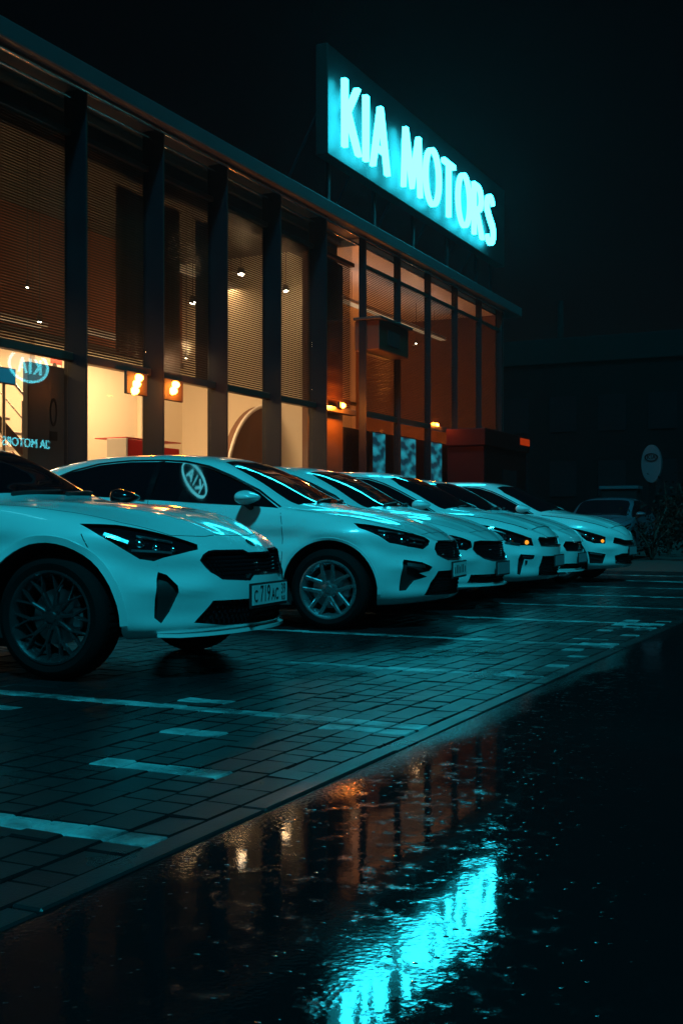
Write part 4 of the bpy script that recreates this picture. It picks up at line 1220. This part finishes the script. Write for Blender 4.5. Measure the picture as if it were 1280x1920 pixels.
# outside bulkhead lamps on the rail
def bulkhead(y, power, label):
    o = thing('bulkhead_lamp', (-10.14, y, 3.22), label, 'lamp', 'orange bulkhead lamps on the rail')
    MB().box(-.06, .0, -.10, .10, -.05, .07, .01).build('lamp_housing', M_col, o)
    MB().lathe([(.001, .07), (.03, .06), (.05, .03), (.055, 0)], 16, axis='x', closed=False).build('bulb', M_lampo, o, (.002, 0, 0), smooth=60)
    ld = bpy.data.lights.new('lamp_light', 'POINT'); ld.energy = power; ld.color = (1.0, .24, .02); ld.shadow_soft_size = .05
    lo = bpy.data.objects.new('lamp_light', ld); COL.objects.link(lo); lo.parent = o; lo.location = (.16, 0, .02)
bulkhead(20.9, 150, 'glaring orange lamp on the rail below the dark panel')
bulkhead(26.1, 10, 'added orange lamp for the glow on the rail beside the red porch')  # added lamp, only gives the rail its orange glow

for y, lb in ((24.3, 'added orange uplight in the far room, left of the two'), (28.0, 'added orange uplight in the far room, right of the two')):
    o = thing('added_uplight', (-12.4, y, .06), lb, 'lamp', 'added orange uplights in the far room')  # added lamps that throw orange onto the far wall
    MB().tube([(0, 0, 0), (0, 0, 2.9)], .025, 8).build('stand', M_col, o)
    MB().lathe([(.001, 2.9), (.09, 2.92), (.15, 3.05), (.14, 3.05), (.08, 2.95), (.001, 2.94)], 20, axis='z', closed=False).build('lamp_shade', M_col, o, smooth=40)
    MB().lathe([(.001, 3.10), (.04, 3.08), (.055, 3.03), (.03, 2.96)], 14, axis='z', closed=False).build('bulb', M_lampo, o, smooth=60)
    ld = bpy.data.lights.new('lamp_light', 'POINT'); ld.energy = 115; ld.color = (1.0, .26, .035); ld.shadow_soft_size = .08
    lo = bpy.data.objects.new('lamp_light', ld); COL.objects.link(lo); lo.parent = o; lo.location = (0, 0, 3.2)

# furniture seen through the lower glass
k = thing('red_counter', (-11.6, 15.56, 0.06), 'bright red reception counter with white end panel inside showroom', 'counter')
MB().box(-.05, .35, -.34, -.30, 0, 2.17, .01).build('end_panel', M_white, k)
MB().box(-.05, .36, -.298, .55, 0, 2.16, .01).build('red_front', M_red, k)
MB().box(-.05, .30, .555, 1.25, 0, 2.08, .01).build('red_wing', M_red, k)
MB().box(-.30, .34, -.33, 1.24, 2.172, 2.19, .004).build('counter_top', M_red, k)
st = thing('staircase', (-13.3, 15.2, 0.06), 'open staircase with bright steel handrail behind lower left glass', 'staircase')
for i in range(14):
    MB().box(-.6, .6, -2.6 + i * .30, -2.27 + i * .30, 3.3 - i * .22, 3.35 - i * .22, .006).build('tread', M_white, st)
for sx in (-.62, .62):
    MB().prism([(-2.7, 3.25), (-2.7, 3.45), (1.7, .25), (1.7, .02)], sx - .03, sx + .03, 'yz').build('stringer', M_col, st)
    MB().tube([(sx, -2.7, 4.25), (sx, 1.6, 1.10), (sx, 1.75, 1.0)], .028, 10).build('handrail', M_steel, st, smooth=60)
    MB().tube([(sx, -2.7, 3.85), (sx, 1.6, .70)], .014, 8).build('midrail', M_steel, st, smooth=60)
    for i in range(8):
        yy = -2.55 + i * .58; zz = 3.4 - (yy + 2.7) * .7326
        MB().tube([(sx, yy, zz - .1), (sx, yy, zz + .74)], .015, 8).build('baluster', M_steel, st, smooth=60)
pl = thing('poster_stand', (-10.75, 12.72, 0.06), 'tall dark poster stand with black oval mark behind leftmost glass', 'stand')
MB().box(-.05, .05, -.46, .46, .05, 3.0, .01).build('panel', M_post, pl)
MB().box(-.18, .18, -.40, .40, .0, .05, .01).build('base', M_col, pl)
ov = MB().lathe([(.20, .0), (.15, .0), (.15, .006), (.20, .006)], 32, axis='x'); ov.xform(Matrix.Diagonal((1, .35, 1, 1)))
ov.build('oval_mark', M_void, pl, (.052, .06, 2.35))
MB().box(.051, .056, -.02, .14, 1.95, 2.08).build('printed_block', M_void, pl)
ps = thing('wall_poster', (-14.44, 17.2, 3.6), 'small framed poster, orange-red above white, on the cream wall', 'poster')
MB().box(-.02, .0, -.30, .30, 0, .52, .006).build('frame', M_col, ps)
MB().box(.001, .004, -.27, .27, .27, .49).build('red_field', M_red, ps); MB().box(.001, .004, -.27, .27, .03, .268).build('white_field', M_white, ps)
MB().prism(ell(.08, .20, .07, .10, 16), .0045, .007, 'yz').build('dark_figure', M_col, ps)
mo = thing('monitor', (-11.5, 12.72, .06), 'small cyan lit monitor on a pole behind leftmost glass', 'monitor')
MB().box(-.03, .0, -.20, .20, 2.78, 3.02, .008).build('casing', M_post, mo); MB().box(.001, .004, -.18, .18, 2.80, 3.0).build('screen', glow('monitor_screen', (.01, .30, .50), .35), mo)
MB().tube([(-.05, 0, 0), (-.05, 0, 2.8)], .025, 8).build('pole', M_steel, mo); MB().box(-.25, .2, -.2, .2, 0, .03).build('base', M_col, mo)
for y in (13.5, 16.9, 20.2):
    B(MB().box(-14.499, -14.40, y - .22, y + .22, .06, 4.30, .01), 'pilaster', M_wall)
ar = thing('arch_portal', (-12.3, 20.6, 0.06), 'brown curved arch panel standing inside the showroom', 'arch')
R1, R2 = 1.75, 1.62
arc = [(1.0 + R1 * math.cos(a), 1.55 + R1 * math.sin(a)) for a in np.linspace(math.pi, .1, 26)]
body = [(-.75, 0)] + arc + [(2.75, 0)]
MB().prism(body, -.08, .08, 'yz').build('arch_panel', M_walld, ar)
tr = MB().tube([(.10, a, b) for a, b in [(-.75, 0)] + arc], .04, 8); tr.build('arch_trim', M_white, ar, smooth=50)
M_reflect = glow('street_reflection', (.02, .36, .48), .42)
_n, _l = nodes_of(M_reflect)                                     # teal street reflection painted as uneven bands of cyan and dark
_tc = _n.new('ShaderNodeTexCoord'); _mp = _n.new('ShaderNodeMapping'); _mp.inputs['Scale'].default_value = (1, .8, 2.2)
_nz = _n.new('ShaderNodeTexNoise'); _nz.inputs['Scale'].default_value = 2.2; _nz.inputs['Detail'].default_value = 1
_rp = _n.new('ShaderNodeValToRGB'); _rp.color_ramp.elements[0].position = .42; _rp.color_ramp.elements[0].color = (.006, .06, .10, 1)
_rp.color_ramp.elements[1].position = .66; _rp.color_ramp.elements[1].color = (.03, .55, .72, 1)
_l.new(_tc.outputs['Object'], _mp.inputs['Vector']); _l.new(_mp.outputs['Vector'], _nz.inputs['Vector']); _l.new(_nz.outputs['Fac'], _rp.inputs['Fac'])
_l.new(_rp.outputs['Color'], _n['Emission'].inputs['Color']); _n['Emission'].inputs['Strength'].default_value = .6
for y, w, lb in ((25.0, .75, 'glowing board added as teal street reflection in far lower bay, leftmost of three'), (26.7, 1.2, 'wide glowing board added as teal street reflection in far lower bay, middle of three'), (28.7, .9, 'glowing board added as teal street reflection in far lower bay, rightmost of three')):
    d = thing('reflection_board', (-11.2, y, 0.06), lb, 'reflection', 'added reflection boards in the far room')  # added glowing boards, stand in for the street mirrored in the glass
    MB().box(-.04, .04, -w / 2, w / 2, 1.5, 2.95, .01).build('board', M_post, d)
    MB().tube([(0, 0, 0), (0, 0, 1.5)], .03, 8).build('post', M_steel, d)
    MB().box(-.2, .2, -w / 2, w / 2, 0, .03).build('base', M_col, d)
    MB().box(.041, .046, -w / 2 + .02, w / 2 - .02, 1.53, 2.92).build('screen', M_reflect, d)

B(MB().box(-11.75, -11.6, Y0 + 8 * BAY + .1, YE - .1, .06, 3.08, .01), 'added_partition', M_post)  # added dark screen, hides the orange-lit wall behind the boards
# projecting cabinet on the facade
cb = thing('wall_cabinet', (-10.0, 22.4, 4.45), 'rust coloured box with dark grille jutting from upper facade', 'cabinet')
MB().box(-.28, .28, -.62, .95, 0, .62, .015).build('box', M_orangebox, cb)
MB().box(-.28, .36, -.70, 1.02, .622, .68, .01).build('cover', M_col, cb)
MB().box(.281, .295, -.20, .42, .14, .46, .005).build('vent_grille', M_void, cb)

# red porch at the far end
po = thing('red_porch', (-9.4, 28.4, 0), 'dark red boxy entrance porch at the right end of showroom', 'porch')
MB().box(-.59, .36, -1.95, 1.5, 0, 2.72, .02).build('wall', M_redd, po)
MB().box(-.59, .42, -2.05, 1.6, 2.722, 3.14, .02).build('canopy', M_redd, po)
MB().box(.421, .44, .75, 1.55, 2.90, 3.08, .006).build('fascia_sign', glow('lit_fascia', (1.0, .08, .01), .28), po)
MB().box(.361, .38, -.6, .6, 0, 2.2).build('door', M_gloss, po)

# ------------------------------------------------------------------ roof sign
def stroke(pts, ws):
    pts = [Vector(p) for p in pts]; l, r = [], []
    for i, p in enumerate(pts):
        t = (pts[min(i + 1, len(pts) - 1)] - pts[max(i - 1, 0)]).normalized(); s = Vector((-t.y, t.x))
        l.append(p + s * ws[i]); r.append(p - s * ws[i])
    return [tuple(q) for q in l + r[::-1]]
def arcp(cx, cy, a, b, t0, t1, n=12):
    return [(cx + a * math.cos(t0 + (t1 - t0) * i / n), cy + b * math.sin(t0 + (t1 - t0) * i / n)) for i in range(n + 1)]
H = math.pi / 2
_sp = arcp(.27, .745, .20, .205, .35, math.pi + .35, 10) + [(.20, .56), (.34, .46)] + arcp(.27, .255, .22, .215, .75, -math.pi + .45, 12)
GLYPH = {
    'O': (.78, [ell(.39, .5, .39, .51), ell(.39, .5, .285, .445)]),
    'R': (.62, [[(0, 0), (0, 1), (.28, 1)] + arcp(.28, .735, .27, .265, H, -H, 10)[1:] + [(.62, 0), (.49, 0), (.23, .475), (.11, .475), (.11, 0)],
                [(.11, .55), (.11, .925), (.27, .925)] + arcp(.27, .7375, .17, .1875, H, -H, 8)[1:]]),
    'S': (.52, [stroke(_sp, [.036 + .024 * math.sin(math.pi * i / (len(_sp) - 1)) for i in range(len(_sp))])]),
    'T': (.60, [[(.25, 0), (.25, .92), (0, .92), (0, 1), (.60, 1), (.60, .92), (.35, .92), (.35, 0)]]),
    'M': (.86, [[(0, 0), (.08, 1), (.18, 1), (.43, .28), (.68, 1), (.78, 1), (.86, 0), (.765, 0), (.70, .74), (.455, .06), (.405, .06), (.16, .74), (.08, 0)]]),
    'K': (.62, [[(0, 0), (0, 1), (.10, 1), (.10, .56), (.46, 1), (.57, 1), (.22, .55), (.62, 0), (.50, 0), (.10, .49), (.10, 0)]]),
    'I': (.12, [[(0, 0), (0, 1), (.11, 1), (.11, 0)]]),
    'A': (.70, [[(0, 0), (.30, 1), (.40, 1), (.70, 0), (.59, 0), (.51, .29), (.185, .29), (.09, 0)], [(.215, .36), (.485, .36), (.35, .83)]]),
}
def glyph_mesh(ch, sx, sz, depth):
    w, loops = GLYPH[ch]
    cu = bpy.data.curves.new('g', 'CURVE'); cu.dimensions = '2D'; cu.fill_mode = 'BOTH'; cu.extrude = depth
    for lp in loops:
        sp = cu.splines.new('POLY'); sp.points.add(len(lp) - 1); sp.use_cyclic_u = True
        for q, (a, b) in zip(sp.points, lp): q.co = (a * sx, b * sz, 0, 1)
    o = bpy.data.objects.new('g', cu); COL.objects.link(o); bpy.context.view_layer.update()
    me = bpy.data.meshes.new_from_object(o.evaluated_get(bpy.context.evaluated_depsgraph_get()))
    bpy.data.objects.remove(o, do_unlink=True)
    me.name = 'letter'
    return me
SGX, SZ0, SZH = -9.70, 8.17, 1.32
sg = thing('roof_sign', (-9.9, 25.0, 7.05), 'long dark roof sign board carrying tall glowing cyan capital letters', 'sign')
MB().box(-.28, -.02, -5.2, 5.75, .90, 3.05, .02).build('board', M_board, sg)
for yy in (-4.6, -2.4, -.2, 2.0, 4.2, 5.4):
    MB().box(-.35, -.281, yy - .05, yy + .05, 0, 3.0).build('support_post', M_fin, sg)
    MB().tube([(-.32, yy, 2.4), (-1.6, yy, .0)], .03, 8).build('brace', M_fin, sg)
sxl = 1.25
word = 'KIA MOTORS'
adv = []
pos = 0
for ch in word:
    if ch == ' ': pos += .55; continue
    adv.append((ch, pos)); pos += GLYPH[ch][0] * sxl + .20
total = pos - .20
y_end = 29.27 - 25.0
for ch, p in adv:
    me = glyph_mesh(ch, sxl, SZH, .05)
    me.transform(Matrix.Translation((.16, y_end - total + p, SZ0 - 7.05)) @ FACE_X)
    obj('letter', me, M_sign, sg)

EMX, EMY, EMZ, EMR = -8.37, 3.9, 8.5, RAD(55)
# emblem signs: one on the wing of the facade left of the picture, one on a pylon across the road
def emblem(parent, M, scale, mat):
    ring = MB(); n = 56
    v = []; f = []
    for i in range(n):
        a = 2 * math.pi * i / n
        c, s = math.cos(a), math.sin(a)
        for q, d in ((1.0, 0), (1.0, .06), (.90, .06), (.90, 0)):
            kk = q if q == 1.0 else .93
            v.append((1.0 * kk * c * scale, (.58 * (q if q == 1 else .87)) * s * scale, d))
    for i in range(n):
        j = (i + 1) % n
        for e in range(4):
            f.append((4 * i + e, 4 * j + e, 4 * j + (e + 1) % 4, 4 * i + (e + 1) % 4))
    ring.add(v, f); ring.xform(M); ring.build('emblem_ring', mat, parent)
    x = -.62
    for ch in 'KIA':
        me = glyph_mesh(ch, .62 * scale, .52 * scale, .03)
        me.transform(M @ Matrix.Translation((x * scale, -.26 * scale, .03)))
        obj('letter', me, mat, parent)
        x += GLYPH[ch][0] * .62 + .13
em = thing('emblem_pylon', (EMX, EMY, 0), 'tall slim pylon with lit oval emblem left of the parked cars', 'sign', rotz=EMR)
MB().box(-.14, .0, -.16, .16, 0, EMZ - .45, .02).build('pylon', M_board, em)
MB().prism([(.60 * a, .42 * b) for a, b in ell(0, 0, 1, .6)], -.10, .0, 'yz').xform(Matrix.Translation((0, 0, EMZ)) @ Matrix.Rotation(.45, 4, 'Y')).build('emblem_back', M_board, em)
emblem(em, Matrix.Translation((0, 0, EMZ)) @ Matrix.Rotation(.45, 4, 'Y') @ Matrix.Translation((.01, 0, 0)) @ FACE_X @ Matrix.Diagonal((1.45, 1, 1, 1)), .36, M_oval)
py = thing('pylon_sign', (6.0, 30.2, -.026), 'tall dark pylon sign with lit oval emblem across the road', 'sign')
MB().box(-.25, .25, -1.4, 1.4, 0, 7.6, .03).build('pylon', M_board, py)
FACE_NX = Matrix(((0, 0, -1, 0), (-1, 0, 0, 0), (0, 1, 0, 0), (0, 0, 0, 1)))
emblem(py, Matrix.Translation((-.27, 0, 6.15)) @ FACE_NX, .98, M_oval)
MB().prism([(.92 * a, 6.15 + .92 * b) for a, b in ell(0, 0, 1, .55)], -.262, -.252, 'yz').build('emblem_face', glow('emblem_face_glow', (.10, .62, .75), 2.2), py)
tm = text_mesh('KIA MOTORS', .42, .01); tm.transform(Matrix.Translation((-.27, 0, 3.55)) @ FACE_NX); obj('lettering', tm, M_oval, py)

# ------------------------------------------------------------------ dark background
M_far = pbr('far_render', (.007, .009, .010), .85, spec=.05, var=.25, vscale=.3)
M_fard = pbr('far_dark', (.003, .003, .004), .8, spec=.05, var=.3, vscale=.4)
fb = thing('far_building', (-13, 58, 0), 'dark low building with pale band beyond the car park', 'building')
MB().box(-7, 12, -.0, 9, 0, 9.2).build('wall', M_fard, fb)
MB().box(-7.2, 12.2, -.15, -.0, 9.0, 10.3, .03).build('band', M_far, fb)
MB().box(-7.2, 12.2, .0, 9.2, 9.201, 10.28).build('roof', M_fard, fb)
for i in range(7):
    for j in range(2):
        w_ = MB().box(-5.8 + i * 2.5, -4.4 + i * 2.5, -.06, -.003, 2.2 + j * 3.3, 4.0 + j * 3.3).build('window', M_gloss, fb)
MB().tube([(-3.0, 1, 10.2), (-3.0, 1, 12.4)], .16, 10).build('chimney', M_far, fb, smooth=60)
# small oval totem
M_tot = pbr('totem_face', (.03, .045, .06), .5, var=.1, vscale=2)
to = thing('oval_totem', (-7.1, 37.0, 0), 'small pale oval totem sign standing among shrubs', 'sign')
MB().prism(ell(0, 2.72, .31, .60), -.10, .10, 'xz').build('face', M_tot, to)
MB().box(-.10, .10, -.06, .06, 0, 2.2).build('post', M_fard, to)
rg = MB().lathe([(.26, -.125), (.21, -.125), (.21, -.101), (.26, -.101)], 28, axis='y'); rg.xform(Matrix.Translation((0, 0, 2.92)) @ Matrix.Diagonal((.8, 1, .5, 1)))
rg.build('emblem_ring', M_fard, to)
me = text_mesh('KIA', .18, .006); me.transform(Matrix.Translation((0, -.11, 2.92)) @ Matrix.Rotation(H, 4, 'X')); obj('lettering', me, M_fard, to)
bx = thing('utility_box', (-7.7, 36.2, 0), 'low pale utility box beside the oval totem', 'box')
MB().box(-.75, .35, -.3, .3, 0, 1.9, .02).build('box', M_far, bx); MB().box(-.80, .40, -.35, .35, 1.902, 2.0, .01).build('lid', M_tot, bx)

M_leaf = pbr('shrub_leaf', (.0025, .004, .0025), .6, spec=.1, var=.4, vscale=3)
M_bark = pbr('shrub_bark', (.03, .022, .016), .8, var=.3, vscale=8)
def shrub(p, h_, r, label, seed, n=700):
    rr = random.Random(seed)
    o = thing('shrub', p, label, 'shrub', 'dark shrubs at the road edge')
    tr = MB()
    tips = []
    for i in range(7):
        a = rr.uniform(0, 6.28); q = rr.uniform(.3, 1)
        tip = (math.cos(a) * r * q * .8, math.sin(a) * r * q * .8, h_ * rr.uniform(.6, 1))
        tr.tube([(0, 0, 0), (tip[0] * .3, tip[1] * .3, tip[2] * .5), tip], .03, 5, radii=[.04, .025, .008]); tips.append(tip)
    tr.build('branches', M_bark, o)
    lf = MB()
    for i in range(n):
        t = rr.choice(tips); s = rr.uniform(.25, 1.05)
        c = Vector((t[0] * s, t[1] * s, t[2] * s)) + Vector((rr.gauss(0, r * .22), rr.gauss(0, r * .22), rr.gauss(0, h_ * .08)))
        d = Vector((rr.gauss(0, 1), rr.gauss(0, 1), rr.gauss(.3, .8))).normalized(); e = d.cross(Vector((rr.gauss(0, 1), rr.gauss(0, 1), rr.gauss(0, 1)))).normalized()
        L = rr.uniform(.06, .13)
        lf.add([c, c + d * L * .5 + e * L * .28, c + d * L, c + d * L * .5 - e * L * .28], [(0, 1, 2, 3)])
    q = lf.build('foliage', M_leaf, o, fix=False); q['kind'] = 'stuff'
shrub((-5.6, 31.5, 0), 2.0, .9, 'tall dark shrub in front of the oval totem, reaching over its foot', 1)
shrub((-4.7, 30.0, 0), 2.1, 1.0, 'dense dark shrub right of the oval totem at the frame edge', 2)
shrub((-5.3, 27.6, 0), 1.3, .8, 'low dark shrub right of the dim car facing the camera', 3)
shrub((-4.4, 27.0, 0), 1.9, .9, 'dark shrub at right frame edge nearest the road', 4)

# ------------------------------------------------------------------ damp night air
hz = bpy.data.materials.new('damp_air'); hz.use_nodes = True
n_, l_ = nodes_of(hz); n_.remove(n_['Principled BSDF'])
pvn = n_.new('ShaderNodeVolumePrincipled')
pvn.inputs['Color'].default_value = (.92, .96, 1.0, 1)
pvn.inputs['Density'].default_value = .00055
pvn.inputs['Anisotropy'].default_value = .65
l_.new(pvn.outputs[0], n_['Material Output'].inputs['Volume'])
h_o = MB().box(-902, 902, -302, 1502, -1.5, 13.2).build('haze', hz); tag(h_o, kind='stuff')

build_cars()
